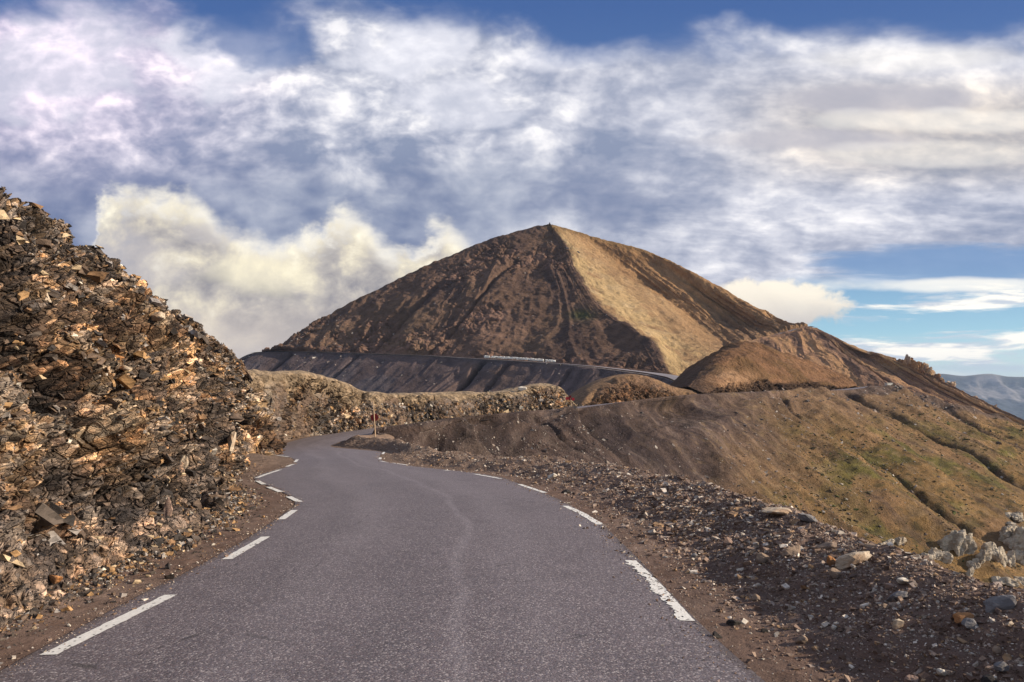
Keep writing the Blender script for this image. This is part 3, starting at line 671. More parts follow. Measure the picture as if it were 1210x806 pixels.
st = fbm(np.stack([U * 5 + wig, V * .6, 0 * V], -1), 1, 4, 613)
cc = np.ones(G.shape) * np.array((.135, .10, .098)); cc = mixc(cc, (.19, .13, .11), ss(-.1, .35, st) * ss(4, 7, U)); cc = mixc(cc, (.14, .115, .12), ss(0, .4, fbm(G0, .03, 3, 614))); cc = mixc(cc, (.085, .063, .064), ss(0, .4, -st) * .8)
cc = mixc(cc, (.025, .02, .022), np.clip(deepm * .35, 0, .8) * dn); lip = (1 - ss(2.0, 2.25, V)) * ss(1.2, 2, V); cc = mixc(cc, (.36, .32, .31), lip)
slG, slV, slN = G, V, nrm
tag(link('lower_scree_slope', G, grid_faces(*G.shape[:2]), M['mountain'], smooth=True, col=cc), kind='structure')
# upper road ribbon
def ribbon(name, ctr, w, mat, lift=.12, n=120, skip=None):
    C = cr(np.array(ctr), np.linspace(0, len(ctr) - 1, n)); T = np.gradient(C, axis=0); T[:, 2] = 0; T /= np.linalg.norm(T, axis=1, keepdims=True)
    Nn = np.stack([T[:, 1], -T[:, 0], 0 * T[:, 0]], -1); us_ = np.linspace(-.5, .5, 5)
    V_ = C[:, None] + Nn[:, None] * us_[None, :, None] * w; V_[..., 2] += lift + .25 * (1 - 4 * us_**2)[None] * .3
    vv_ = np.concatenate([[0], np.cumsum(np.linalg.norm(np.diff(C, axis=0), axis=1))])
    return tag(link(name, V_, grid_faces(*V_.shape[:2]), mat, smooth=True, uv=np.stack(np.meshgrid(us_ + .5, vv_), -1)), kind='structure')
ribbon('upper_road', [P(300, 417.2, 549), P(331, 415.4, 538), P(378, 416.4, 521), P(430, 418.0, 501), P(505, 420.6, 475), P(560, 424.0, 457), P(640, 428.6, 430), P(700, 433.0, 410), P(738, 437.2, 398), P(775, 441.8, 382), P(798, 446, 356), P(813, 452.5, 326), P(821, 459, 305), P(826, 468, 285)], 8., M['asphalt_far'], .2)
# ------------------------------------------------------------------ ridge behind, right
rt = [P(835, 424, 470), P(848, 419.5, 478), P(876, 408.8, 490), P(903, 400.7, 500), P(925, 394.7, 507), P(943, 390, 511), P(953, 387.2, 512), P(966, 389.5, 508), P(985, 399, 500), P(1010, 410, 485), P(1040, 421, 470), P(1062, 426, 462), P(1078, 429, 458), P(1094, 438, 452), P(1112, 453, 446), P(1138, 471, 440), P(1168, 492, 433), P(1200, 508, 430), P(1260, 540, 430)]
rt = np.array(rt)
rows_ = [rt + np.array([10, 60, -40.]), rt + np.array([2, 10, -1.5]), rt]
for t, dz in ((.0 + 8, .5), (28, .52), (55, .5), (90, .46), (140, .42)):
    rr = []
    for k in range(len(rt)):
        a = np.interp(k, [0, 5, 9, 18], [.05, .1, .45, .45]); rr.append(rt[k] + np.array([a * t + (.0), -math.sqrt(1 - a * a) * t, -dz * t]))
    rows_.append(rr)
G, U, V = loft(np.array(rows_), 900, 380, None, [1, 2, 4, 7, 8, 8, 6])
nrm = normals(G, (.1, -.6, .8)); G0 = G.copy()
wig = fbm(np.stack([U * .5, V * .6, 0 * V], -1), 1, 3, 710)
gl = ridged(np.stack([U * 1.3 + wig * 1.6 + V * .3, V * .6, 0 * V], -1), 1, 5, 711)
dn = ss(2.0, 2.7, V)
b1, c1, e1 = blocky(G, .11, 4.2, 720, (1, 1, .7)); b2, c2, e2 = blocky(G, .3, 2.6, 730, (1, 1, .7)); b3, c3, e3 = blocky(G, .8, 1.2, 735, (1, 1, .8))
rocky = ss(10.6, 11.6, U) * (1 - ss(16.4, 17, U)) * (1 - ss(2.9, 3.9, V + .5 * fbm(G0, .04, 3, 721)))
dm = np.exp(-((U - 6.6 + .2 * wig) / .07)**2) * ss(2.3, 3, V) * 3.6 + np.exp(-((U - 8. + .3 * wig) / .08)**2) * ss(2.8, 4, V) * 2 + np.exp(-((U - 10.6 + .3 * wig) / .09)**2) * ss(2.8, 4, V) * 2.5
G = G + nrm * ((gl * 1.3 * dn + fbm(G0, .03, 4, 712) * 3.2 * dn + fbm(G0, .15, 5, 713) * 1.3) * (1 - rocky) + (b1 * 1.3 + b2 * 1.2 + b3 + 1.6) * rocky - dm)[..., None]
st = fbm(np.stack([U * 2.4 + wig, V * .6, 0 * V], -1), 1, 4, 714); n1 = fbm(G0, .03, 4, 715)
cc = np.ones(G.shape) * np.array((.24, .16, .115)); cc = mixc(cc, (.33, .22, .13), ss(-.1, .3, st)); cc = mixc(cc, (.12, .085, .07), ss(.05, .4, -st) * .8)
gd = ss(7.5, 10, U + n1); cc = mixc(cc, (.40, .28, .15), gd * ss(-.35, .2, n1 + st * .5)); 
rc = rock_colors(G, (c1, c2, c3), np.zeros(U.shape) + .55, 722, .05) * 1.5
cc = cc * (1 - rocky[..., None]) + rc * rocky[..., None]; cc = mixc(cc, (.035, .028, .027), np.clip(dm * .25, 0, .8))
cc = cc * np.array((1.22, 1.08, .98))
tag(link('ridge', G, grid_faces(*G.shape[:2]), M['mountain'], smooth=False, col=cc), kind='structure')
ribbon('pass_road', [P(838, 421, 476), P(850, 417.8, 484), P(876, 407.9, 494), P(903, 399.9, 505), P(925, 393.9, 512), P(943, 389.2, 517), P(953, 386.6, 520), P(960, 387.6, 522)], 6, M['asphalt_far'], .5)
# ------------------------------------------------------------------ far range and valley floor
xs = np.linspace(-9000, 9500, 900); 
sky_px = [(-2000, 440), (600, 440), (1050, 450), (1100, 443), (1118, 444.5), (1140, 446.5), (1155, 446), (1163, 443.5), (1175, 445), (1190, 447), (1200, 446), (1215, 447), (1400, 440), (2500, 430)]
rows_ = []
D0 = 8200.
pr = [(2600, -.9), (900, -.25), (0, 1), (-160, .8), (-420, .66), (-800, .45), (-1400, .22), (-2200, .04), (-3200, -.04)]
pxx = CX + F * xs / D0
ztop = np.array([P(p, interp_tab(sky_px, p), D0)[2] for p in pxx])
ctrl = np.array([[(x, D0 + dy, -640 + (zt + 640) * max(0, h) if h < 1 else zt) for x, zt in zip(xs[::12], ztop[::12])] for dy, h in pr])
ctrl[2, :, 2] = np.interp(xs[::12], xs, ztop)
G, U, V = loft(ctrl, 1000, 300, None, [1, 2, 4, 6, 6, 6, 5, 3])
nrm = normals(G, (0, -.6, .8)); G0 = G.copy(); dn = ss(2.0, 3., V)
r1 = ridged(G0 * np.array([1, .35, 1]), .0022, 5, 810)
G = G + nrm * ((r1 * 60 + fbm(G0, .004, 5, 811) * 50) * dn * (1 - ss(6.5, 8, V)))[..., None] + np.array([0, 0, 1.]) * (fbm(G0, .003, 4, 815) * 3 * (1 - dn) * (V > 1.5))[..., None]
n1 = fbm(G0, .003, 5, 812); cc = np.ones(G.shape) * np.array((.045, .052, .055)); cc = mixc(cc, (.26, .24, .23), ss(.15, .4, r1 * .4 + n1) * .9); cc = mixc(cc, (.02, .03, .02), ss(0, .3, -n1) * .8)
cc = mixc(cc, (.17, .15, .09), (1 - ss(2, 2.6, V)) * .8)
M['farland'] = terrain_mat('far_land', .0008, .006, .03, .45, 12.)
tag(link('far_mountains', G, grid_faces(*G.shape[:2]), M['farland'], smooth=True, col=cc), kind='structure')
gx = np.linspace(-12500, 12500, 120); gy = np.linspace(-3000, 12500, 90); X, Y = np.meshgrid(gx, gy)
Z = -650 + 25 * fbm(np.stack([X, Y, 0 * X], -1), .0006, 3, 900)
cc = np.ones(X.shape + (3,)) * np.array((.07, .085, .05))
tag(link('valley_floor', np.stack([X, Y, Z], -1), grid_faces(*X.shape), M['farland'], smooth=True, col=cc), kind='structure')
# ------------------------------------------------------------------ loose stones
ico = None
import bmesh
def ico_geo(sub):
    bm = bmesh.new(); bmesh.ops.create_icosphere(bm, subdivisions=sub, radius=1); v = np.array([x.co[:] for x in bm.verts]); f = np.array([[a.index for a in x.verts] for x in bm.faces]); bm.free(); return v, f
def rock_geo(seed, sub=3, dims=(1, .7, .45), nplanes=14, rough=.05):
    r = np.random.default_rng(seed); v, f = ico_geo(sub); nplanes = nplanes + 6
    pn = r.normal(size=(nplanes, 3)); pn /= np.linalg.norm(pn, axis=1, keepdims=True); pd = r.uniform(.42, .8, nplanes)
    dt = v @ pn.T; k = np.where(dt > .05, pd / np.maximum(dt, .05), 9.).min(1); k = np.minimum(k, 1.15)
    w = v * k[:, None]; w = w + v * (fbm(w + seed, 2.2, 4, seed) * rough * 1.6)[:, None] + v * (fbm(w * np.array([1, 1, 3]) + seed, 5, 3, seed) * rough * .6)[:, None]
    w = w / np.abs(w).max(0)
    return w * np.array(dims), f
shapes = []
for k in range(14):
    r = np.random.default_rng(100 + k)
    if k % 2:
        v = np.array([(x, y, z) for x in (-1, 1) for y in (-1, 1) for z in (-1, 1)], float); v += r.uniform(-.42, .42, v.shape); v *= r.uniform(.55, 1, 3)
        f = np.array([(0, 1, 3), (0, 3, 2), (4, 6, 7), (4, 7, 5), (0, 4, 5), (0, 5, 1), (2, 3, 7), (2, 7, 6), (0, 2, 6), (0, 6, 4), (1, 5, 7), (1, 7, 3)])
    else:
        v, f = rock_geo(200 + k, 1, r.uniform(.6, 1, 3), 8, .0)
    shapes.append((v, f))
def rotm(n, r, tilt):
    a = r.uniform(0, 2 * np.pi, n); b = r.normal(0, tilt, n); c = r.normal(0, tilt, n)
    ca, sa, cb, sb, cc_, sc_ = np.cos(a), np.sin(a), np.cos(b), np.sin(b), np.cos(c), np.sin(c); z = 0 * a; o = z + 1
    Rz = np.stack([ca, -sa, z, sa, ca, z, z, z, o], -1).reshape(-1, 3, 3); Rx = np.stack([o, z, z, z, cb, -sb, z, sb, cb], -1).reshape(-1, 3, 3); Ry = np.stack([cc_, z, sc_, z, o, z, -sc_, z, cc_], -1).reshape(-1, 3, 3)
    return Rz @ Rx @ Ry
def scatter(name, pos, size, mat, r, flat=(.35, .7), tilt=.35, frame=None):
    n = len(pos); Rm = rotm(n, r, tilt)
    if frame is not None: Rm = frame @ Rm
    which = r.integers(0, len(shapes), n); VV, FF, off = [], [], 0
    dim = np.stack([r.uniform(.8, 1.3, n), r.uniform(.55, 1, n), r.uniform(*flat, n)], -1) * size[:, None]
    for k, (v, f) in enumerate(shapes):
        s = np.where(which == k)[0]
        if not len(s): continue
        w = v[None] * dim[s][:, None]; w = np.einsum('nij,nkj->nki', Rm[s], w) + pos[s][:, None]
        VV.append(w.reshape(-1, 3)); FF.append((f[None] + (np.arange(len(s)) * len(v))[:, None, None]).reshape(-1, 3) + off); off += len(s) * len(v)
    return link(name, np.concatenate(VV), np.concatenate(FF), mat)
r = np.random.default_rng(11)
def berm_pts(n, ymin, ymax, lo, hi, pw=1.):
    y = ymin * (ymax / ymin)**r.uniform(0, 1, n)**pw; xr = XR(y); xc = np.maximum(XC(y), xr + .7)
    t = r.uniform(lo, hi, n); x = xr + (xc - xr) * t
    return x, y
x, y = berm_pts(125000, 3.2, 62, .12, 1.28)
t = (x - XR(y)) / np.maximum(XC(y) - XR(y), .7)
keep = r.uniform(0, 1, len(x)) < (1 - .8 * ss(30, 45, y)) * np.clip(.15 + ss(.1, .75, t) * .85 * (.5 + .8 * fbm(np.stack([x, y, 0 * x], -1), 1.1, 3, 12) + .35), .08, 1)
x, y = x[keep], y[keep]
size = np.clip(.0062 * (1 + r.pareto(2.2, len(x))), .0, .036) * np.clip(y / 7, .85, 1.8)
z = ground_z(x, y) + size * .1
g1 = scatter('gravel', np.stack([x, y, z], -1), size, M['gravel'], r, (.3, .75), .4); tag(g1, kind='stuff')
n = 9000; y = 3.2 * (45 / 3.2)**r.uniform(0, 1, n); e_ = r.uniform(0, 1, n) < .6; x = np.where(e_, XR(y) + r.normal(.05, .22, n), XL(y) - r.normal(.05, .12, n))
size = np.clip(.0035 * (1 + r.pareto(2.4, n)), 0, .02) * np.clip(y / 7, .9, 1.6)
zz = np.where((x > XL(y)) & (x < XR(y)), zroad(x, y), ground_z(x, y)) + size * .2
tag(scatter('road_edge_grit', np.stack([x, y, zz], -1), size, M['gravel'], r, (.4, .8), .4), kind='stuff')
# left verge grit at the foot of the cliff
n = 16000; y = 3.5 * (34 / 3.5)**r.uniform(0, 1, n); fo = np.array([[c[0][0], c[0][1]] for c in cols]); xf = np.interp(y, fo[:, 1], fo[:, 0])
x = xf + r.exponential(.16, n) * r.choice([1, -.9], n) ; keep = (x < XL(y) - .05); x, y = x[keep], y[keep]
size = np.clip(.008 * (1 + r.pareto(2.2, len(x))), 0, .045) * np.clip(y / 8, .8, 1.4)
g2 = scatter('cliff_foot_gravel', np.stack([x, y, ground_z(x, y) + size * .2 + .03 * (x < np.interp(y, fo[:, 1], fo[:, 0]))], -1), size, M['shards'], r, (.3, .8), .5); tag(g2, kind='stuff')
# shards on the cliff
nvG, nuG = cliffV.shape
k = 22000; iu = r.integers(5, nuG - 5, k); iv = (r.uniform(.03, .9, k) * nvG).astype(int)
pos = cliffG[iv, iu] ; d = np.linalg.norm(pos - np.array([0, 0, CAMZ]), axis=1)
keep = r.uniform(0, 1, k) < (.2 + .8 * (fbm(pos, .8, 3, 15) > -.0)); iu, iv, pos, d = iu[keep], iv[keep], pos[keep], d[keep]
size = np.clip(.017 * (1 + r.pareto(2.3, len(pos))), 0, .085) * np.clip(d / 10, .8, 1.6)
tl = R(-14)
fr = np.array([[1, 0, 0], [0, math.cos(tl), -math.sin(tl)], [0, math.sin(tl), math.cos(tl)]]) @ np.array([[math.cos(.2), 0, math.sin(.2)], [0, 1, 0], [-math.sin(.2), 0, math.cos(.2)]])
s1 = scatter('cliff_rubble', pos + cliffN[iv, iu] * size[:, None] * .1, size, M['shards'], r, (.22, .6), .42, np.repeat(fr[None], len(pos), 0)); tag(s1, kind='stuff')
k = 1500; iu = r.integers(5, nuG - 5, k); iv = (r.uniform(.06, .8, k) * nvG).astype(int); pos = cliffG[iv, iu]; kp = cliffV[iv, iu] < 6.3; iu, iv, pos = iu[kp], iv[kp], pos[kp]
size = np.clip(.085 * (1 + r.pareto(2.8, len(pos))), 0, .19)
tag(scatter('cliff_slabs', pos - cliffN[iv, iu] * size[:, None] * .35, size, M['shards'], r, (.2, .5), .3, np.repeat(fr[None], len(pos), 0)), kind='stuff')
# stones scattered on the slopes
def on_grid(G, V, N, k, v0, v1, s0, sp, mat, name, cond=None, flat=(.4, .8), dens=None):
    iv = r.integers(0, G.shape[0], k); iu = r.integers(0, G.shape[1], k); kp = (V[iv, iu] > v0) & (V[iv, iu] < v1)
    if cond is not None: kp &= cond[iv, iu]
    iv, iu = iv[kp], iu[kp]; p = G[iv, iu]; d = p[:, 1]
    cl = fbm(p * (40 / d)[:, None], .12, 3, 99); kp = r.uniform(0, 1, len(p)) < ss(-.3, .5, cl); p, d = p[kp], d[kp]
    size = s0 * d * (1 + r.pareto(sp, len(p))); size = np.minimum(size, s0 * d * 5)
    return tag(scatter(name, p, size, mat, r, flat, .5), kind='stuff')
M['pale'] = rock_mat('slope_stones', 1.2, .05, stops=[(0, (.10, .085, .08)), (.35, (.17, .135, .12)), (.6, (.26, .21, .18)), (.8, (.38, .33, .29)), (.93, (.55, .5, .45))])
on_grid(basinG, basinV, basinN, 34000, 1.1, 8, .0005, 2.2, M['pale'], 'slope_stones', np.ones(basinV.shape, bool))
tr = np.random.default_rng(77); mk_ = (basinGm > .35) & (fbm(basinG, .06, 3, 440) > -.25)
def tuss(name, k, s0, stops):
    M[name] = rock_mat(name, 3., .03, stops=stops); iv = tr.integers(0, basinG.shape[0], k); iu = tr.integers(0, basinG.shape[1], k); kp = mk_[iv, iu] & (basinV[iv, iu] > 1.3); iv, iu = iv[kp], iu[kp]; p = basinG[iv, iu]
    size = s0 * (1 + tr.pareto(3., len(p))); size = np.minimum(size, s0 * 3); tag(scatter(name, p + np.array([0, 0, .02]), size, M[name], tr, (.35, .6), .25), kind='stuff')
tuss('grass_tussocks', 26000, .17, [(0, (.075, .06, .028)), (.35, (.13, .095, .04)), (.6, (.2, .14, .065)), (.8, (.09, .10, .03)), (.93, (.05, .065, .02))])
on_grid(slG, slV, slN, 3000, 2.3, 6, .0004, 2.2, M['pale'], 'lower_slope_stones')
on_grid(mntG, mntV, mntN, 4200, 3., 6.9, .00045, 2.2, M['pale'], 'mountain_stones')
on_grid(bankG, bankV, bankN, 9000, .4, 4.7, .0007, 2.0, M['shards'], 'bank_rubble', bankV < 3.6, (.5, .9))
# ------------------------------------------------------------------ single rocks (each its own thing)
def col_rock(name, c, c2=None, fine=6., bd=.02):
    m, nt, b = new_mat(name); p = coord(nt, 'Object'); q = vmul(p, (1, 1, 3))
    n1 = noise(q, fine, 6, .7, .3); n2 = noise(p, fine * .5, 3)
    k = mrange(n1, .3, .7, .6, 1.35, False); cc = mix(c, comb(nt, k, k, k), 1., 'MULTIPLY')
    if c2: cc = mix(cc, c2, mrange(n2, .48, .6, 0., .85))
    setin(nt, b, 'Base Color', cc); b.inputs['Roughness'].default_value = .85
    bn = bump(n1, bd); nt.links.new(bn.outputs[0], b.inputs['Normal']); return m
RM = {'cream': col_rock('cream_rock', (.55, .45, .34), (.42, .28, .18)), 'orange': col_rock('orange_rock', (.42, .2, .08), (.24, .14, .08)), 'grey': col_rock('grey_rock', (.22, .21, .215), (.13, .12, .12)),
      'tan': col_rock('tan_rock', (.33, .24, .175), (.2, .15, .12)), 'white': col_rock('white_rock', (.66, .61, .53), (.45, .38, .3)), 'dark': col_rock('dark_rock', (.035, .03, .03), (.05, .045, .04)),
      'pink': col_rock('pinkish_rock', (.36, .25, .2), (.22, .16, .14))}
def rock(px, py, wpx, hpx, mat, label, seed, rz=0., tilt=(0, 0), depthr=.8, group='loose rocks on the gravel berm', d=None, sink=.25, dims=None):
    # position: walk the ray down to the berm surface
    if d is None:
        dd = np.geomspace(3, 60, 3000); pts = np.array([P(px, py + hpx * .3, q) for q in dd]); gz = ground_z(pts[:, 0], pts[:, 1]); below = np.where(pts[:, 2] < gz)[0]
        c = pts[below[0]] if len(below) else pts[-1]
        c = np.array([c[0], c[1], ground_z(c[0], c[1])])
    else: c = P(px, py, d)
    m = c[1] / F; L = wpx * m / 2; H = hpx * m / 2
    v, f = rock_geo(seed, 3, (L * 1.1, L * depthr, H * 1.15), 13, .06)
    o = link('rock', v, f, RM[mat]); o.location = (c[0], c[1], c[2] + (H * (1 - 2 * sink) if d is None else 0)); o.rotation_euler = (tilt[0], tilt[1], rz)
    return tag(o, label, 'rock', group)
BR = [(1008, 661, 44, 17, 'cream', 'long cream slab tilted up to the right on the crest of the gravel berm', (0, -.45)), (982, 663, 17, 17, 'orange', 'round orange rock touching the left end of the long cream slab', (0, .1)),
      (986, 679, 15, 13, 'tan', 'tan rock directly below the round orange rock', (0, .3)), (935, 653, 26, 14, 'tan', 'flat tan rock with pale top left of the round orange rock', (0, -.1)),
      (976, 645, 26, 10, 'tan', 'brown slab on the berm crest above the round orange rock', (0, -.3)), (919, 604, 36, 9, 'cream', 'long cream slab lying on the crest at the upper part of the berm', (0, .02)),
      (1070, 686, 20, 8, 'white', 'flat almost white stone right of the long cream slab', (0, .05)), (1063, 704, 25, 9, 'grey', 'dark grey slab below the flat almost white stone', (0, -.25)),
      (1052, 693, 13, 6, 'pink', 'pinkish stone just left of the dark grey slab', (0, .1)), (1182, 712, 38, 17, 'grey', 'big pointed grey slab near the right edge of the berm', (0, -.35)),
      (1138, 730, 28, 13, 'orange', 'wedge shaped rusty rock left of the big pointed grey slab', (0, -.25)), (1148, 738, 20, 13, 'grey', 'pale grey rock tucked under the wedge shaped rusty rock', (0, -.2)),
      (1062, 738, 14, 14, 'cream', 'cream pointed stone standing in the middle of the berm', (0, -.6)), (949, 755, 17, 14, 'tan', 'rounded grey tan stone on the lower left part of the berm', (0, -.1)),
      (1115, 795, 13, 9, 'white', 'white stone at the very bottom of the berm', (0, .1)), (1077, 803, 16, 9, 'pink', 'pinkish stone cut by the bottom edge of the photo', (0, 0)),
      (1047, 717, 10, 8, 'tan', 'small round tan stone below the dark grey slab', (0, 0)), (1179, 769, 12, 9, 'tan', 'small tan stone below and right of the pale grey rock', (0, .2)),
      (1183, 788, 22, 13, 'grey', 'dull grey stone low at the right side of the berm', (0, .1)), (1193, 738, 9, 8, 'cream', 'small beige stone under the big pointed grey slab', (0, .3)),
      (867, 736, 17, 8, 'dark', 'black rock on the verge, higher of the two black rocks', (0, -.1)), (846, 751, 13, 8, 'dark', 'black rock on the verge beside the asphalt, lower of the two black rocks', (0, .1)),
      (903, 745, 10, 7, 'dark', 'small black rock on the verge at the foot of the berm', (0, .1)), (894, 706, 11, 10, 'tan', 'little ochre stone at the foot of the berm', (0, .2)),
      (804, 637, 9, 8, 'tan', 'lone tan stone beside the second white dash from the front', (0, 0)), (860, 641, 11, 12, 'pink', 'reddish upright stone at the middle of the berm foot', (0, .2)),
      (820, 657, 9, 8, 'grey', 'small light grey stone at the verge below the reddish upright stone', (0, -.5)), (653, 563, 11, 6, 'white', 'white stone on the far part of the berm', (0, -.3)),
      (669, 581, 11, 5, 'dark', 'dark stone on the verge near the far white dashes', (0, 0)), (1170, 806, 20, 12, 'dark', 'dark stone in the bottom right corner of the photo', (0, 0)),
      (948, 628, 12, 8, 'pink', 'small reddish stone on the crest below the long upper cream slab', (0, .2)), (955, 613, 24, 10, 'grey', 'grey slab on the crest right of the long upper cream slab', (0, .2)),
      (902, 661, 16, 12, 'tan', 'brown block left of the flat tan rock with pale top', (0, .5)), (1030, 645, 22, 6, 'tan', 'low beige slab on the crest above the right end of the long cream slab', (0, .05)),
      (1203, 694, 24, 8, 'orange', 'orange brown slab on the crest at the right edge of the photo', (0, .05)), (1120, 668, 24, 6, 'dark', 'dark thin slab sticking out of the crest between the two rusty slabs', (0, .45)),
      (985, 742, 7, 7, 'white', 'small white stone between the rounded grey tan stone and the cream pointed stone', (0, .1))]
for k, (px, py, w, h, mt, lb, tl_) in enumerate(BR): rock(px, py, w, h, mt, lb, 300 + k, tilt=tl_)
# pale blocks set in the cliff face
def on_cliff(px, py):
    a, b = proj(cliffG); q = (a - px)**2 + (b - py)**2 + np.where(cliffV < 7, 0, 1e9); i = np.unravel_index(np.argmin(q + cliffG[..., 1] * .3), q.shape); return cliffG[i], cliffN[i]
for k, (px, py, w, h, mt, lb, ry) in enumerate([(33, 360, 22, 32, 'cream', 'tall pale cream block high in the left cliff face', .1), (46, 352, 22, 12, 'cream', 'thin cream wedge right beside the tall pale cream block', .7),
        (32, 395, 14, 13, 'cream', 'small cream block under the tall pale cream block', 0.), (182, 378, 20, 13, 'cream', 'lone rounded cream boulder near the cliff skyline', -.2), (8, 605, 26, 62, 'tan', 'big pale knobbly rock at the left edge of the photo low in the cliff', .1),
        (195, 608, 12, 36, 'pink', 'upright pinkish slab low in the cliff face', .25), (210, 552, 13, 26, 'cream', 'pointed cream stone above the upright pinkish slab', .5), (165, 508, 9, 8, 'cream', 'little round cream stone in the middle of the cliff face', 0.),
        (270, 517, 14, 38, 'cream', 'narrow yellowish slab at the far end of the cliff', .1), (16, 295, 9, 14, 'grey', 'light grey chip near the top left of the cliff', .4), (62, 690, 16, 12, 'orange', 'rusty stone in the rubble at the foot of the cliff', 0.),
        (125, 480, 34, 10, 'orange', 'flat orange layer standing out of the cliff face', .2), (118, 425, 34, 8, 'orange', 'upper thin orange layer standing out of the cliff face', .1), (140, 437, 26, 7, 'cream', 'cream layer edge between the two orange layers', .1)]):
    c, n = on_cliff(px, py); m = c[1] / F; L, H = w * m / 2, h * m / 2
    v, f = rock_geo(500 + k, 3, (L * 1.15, L * .8, H * 1.1), 12, .07); o = link('rock', v, f, RM[mt]); o.location = c + n * L * .45; o.rotation_euler = (0, ry, R(-25)); tag(o, lb, 'rock', 'pale rocks set in the cliff')
# limestone outcrops, bottom right slope
def on_basin(px, py):
    a, b = proj(basinG); q = (a - px)**2 + (b - py)**2; i = np.unravel_index(np.argmin(q), q.shape); return basinG[i]
def outcrop(spires, label, seed):
    base = on_basin(*spires[0][:2]); o = empty('limestone_outcrop', tuple(base)); tag(o, label, 'outcrop', 'pale limestone outcrops on the slope'); 
    for j, (px, py, w, h) in enumerate(spires):
        c = on_basin(px, py + h * .3); m = c[1] / F; L, H = w * m / 2, h * m / 2
        v, f = rock_geo(seed * 20 + j, 4, (1, .9, 1), 10, .07); v = v * np.array([L * 1.25, L * 1.1, H * .98])
        vv_ = v * np.array([1, 1, .25]); fl_ = ridged(vv_ / max(L, .1) + seed, 2.3, 5, seed + j)
        v = v * (1 + .36 * fl_[:, None] * np.array([1, 1, .5])); v[:, :2] *= (1.08 - .14 * (v[:, 2:3] / max(H, .1)))
        v[:, 0] += .22 * v[:, 2]
        s = link('spire', v + (c - base) + np.array([0, 0, H * .25]), f, RM['limestone'], parent=o)
m_ = col_rock('limestone_rock', (.5, .43, .34), (.27, .215, .16), 1.1, .4); RM['limestone'] = m_
outcrop([(1132, 634, 17, 34), (1120, 640, 14, 26), (1141, 640, 12, 30)], 'tall pale limestone outcrop left of the large outcrops on the slope', 31)
outcrop([(1115, 655, 14, 22), (1105, 654, 12, 18), (1092, 655, 12, 14), (1098, 662, 12, 10)], 'low pale limestone outcrop just above the berm crest', 32)
outcrop([(1050, 640, 10, 10), (1042, 643, 9, 8), (1063, 636, 12, 12)], 'smallest limestone outcrop, leftmost above the berm crest', 33)
outcrop([(1172, 650, 16, 30), (1183, 655, 15, 32), (1160, 655, 14, 18), (1192, 660, 14, 26)], 'broad fluted limestone outcrop right of the tall one', 34)
outcrop([(1200, 636, 18, 40), (1190, 628, 15, 28), (1208, 650, 18, 40)], 'highest greyish limestone outcrop at the right edge of the photo', 35)
outcrop([(1148, 665, 9, 20), (1155, 661, 9, 14), (1145, 676, 8, 16)], 'narrow limestone outcrop between the low and the broad ones', 36)
outcrop([(1192, 606, 9, 12), (1202, 612, 12, 16), (1196, 618, 9, 10)], 'small upper limestone outcrop in the grass at the right edge', 37)
outcrop([(1190, 684, 16, 12), (1204, 686, 18, 12), (1178, 686, 12, 9)], 'flat cream limestone outcrop under the broad fluted one', 38)
# ------------------------------------------------------------------ small built things
def cyl(name, r_, h, mat, parent, loc=(0, 0, 0), rot=(0, 0, 0), seg_=16, r2=None):
    bm = bmesh.new(); bmesh.ops.create_cone(bm, cap_ends=True, segments=seg_, radius1=r_, radius2=r_ if r2 is None else r2, depth=h)
    me = bpy.data.meshes.new(name); bm.to_mesh(me); bm.free(); me.materials.append(mat); o = bpy.data.objects.new(name, me); COL.objects.link(o); o.parent = parent; o.location = loc; o.rotation_euler = rot; return o
def box(name, dims, mat, parent=None, loc=(0, 0, 0), rot=(0, 0, 0), bev=.02):
    bm = bmesh.new(); bmesh.ops.create_cube(bm, size=1)
    for v in bm.verts: v.co = (v.co[0] * dims[0], v.co[1] * dims[1], v.co[2] * dims[2])
    bmesh.ops.bevel(bm, geom=bm.edges[:], offset=bev, segments=2, affect='EDGES')
    me = bpy.data.meshes.new(name); bm.to_mesh(me); bm.free(); me.materials.append(mat); o = bpy.data.objects.new(name, me); COL.objects.link(o); o.parent = parent; o.location = loc; o.rotation_euler = rot; return o
pb = P(444.5, 514.5, 62.5); pb[2] = ground_z(pb[0], pb[1])
t = tag(empty('snow_pole', tuple(pb)), 'tall thin pale wooden snow pole with a dark red disc beside the road bend', 'pole')
hp = P(441, 474.5, 62.5)[2] - pb[2]
cyl('pole', .05, hp + .3, M['wood'], t, (-.12, 0, hp / 2 - .15), (0, R(-4), 0), r2=.04)
cyl('marker_disc', .32, .03, M['darkred'], t, (-.16, .09, hp * .66), (R(90), 0, 0), 28)
cyl('bracket', .03, .16, M['darkmetal'], t, (-.16, .05, hp * .66), (R(90), 0, 0), 8)
pb = P(674, 486, 117)
t = tag(empty('marker_post', tuple(pb)), 'small red marker board with a dark middle at the end of the rock bank', 'road marker')
cyl('post', .05, 2.1, M['wood'], t, (.15, 0, .95), (0, R(-8), 0)); 
box('board', (.55, .05, .42), M['red'], t, (-.45, 0, 1.95)); box('board', (.42, .05, .42), M['red'], t, (.42, 0, 1.85)); box('centre_panel', (.34, .07, .75), M['darkred'], t, (-.02, -.01, 2.02))
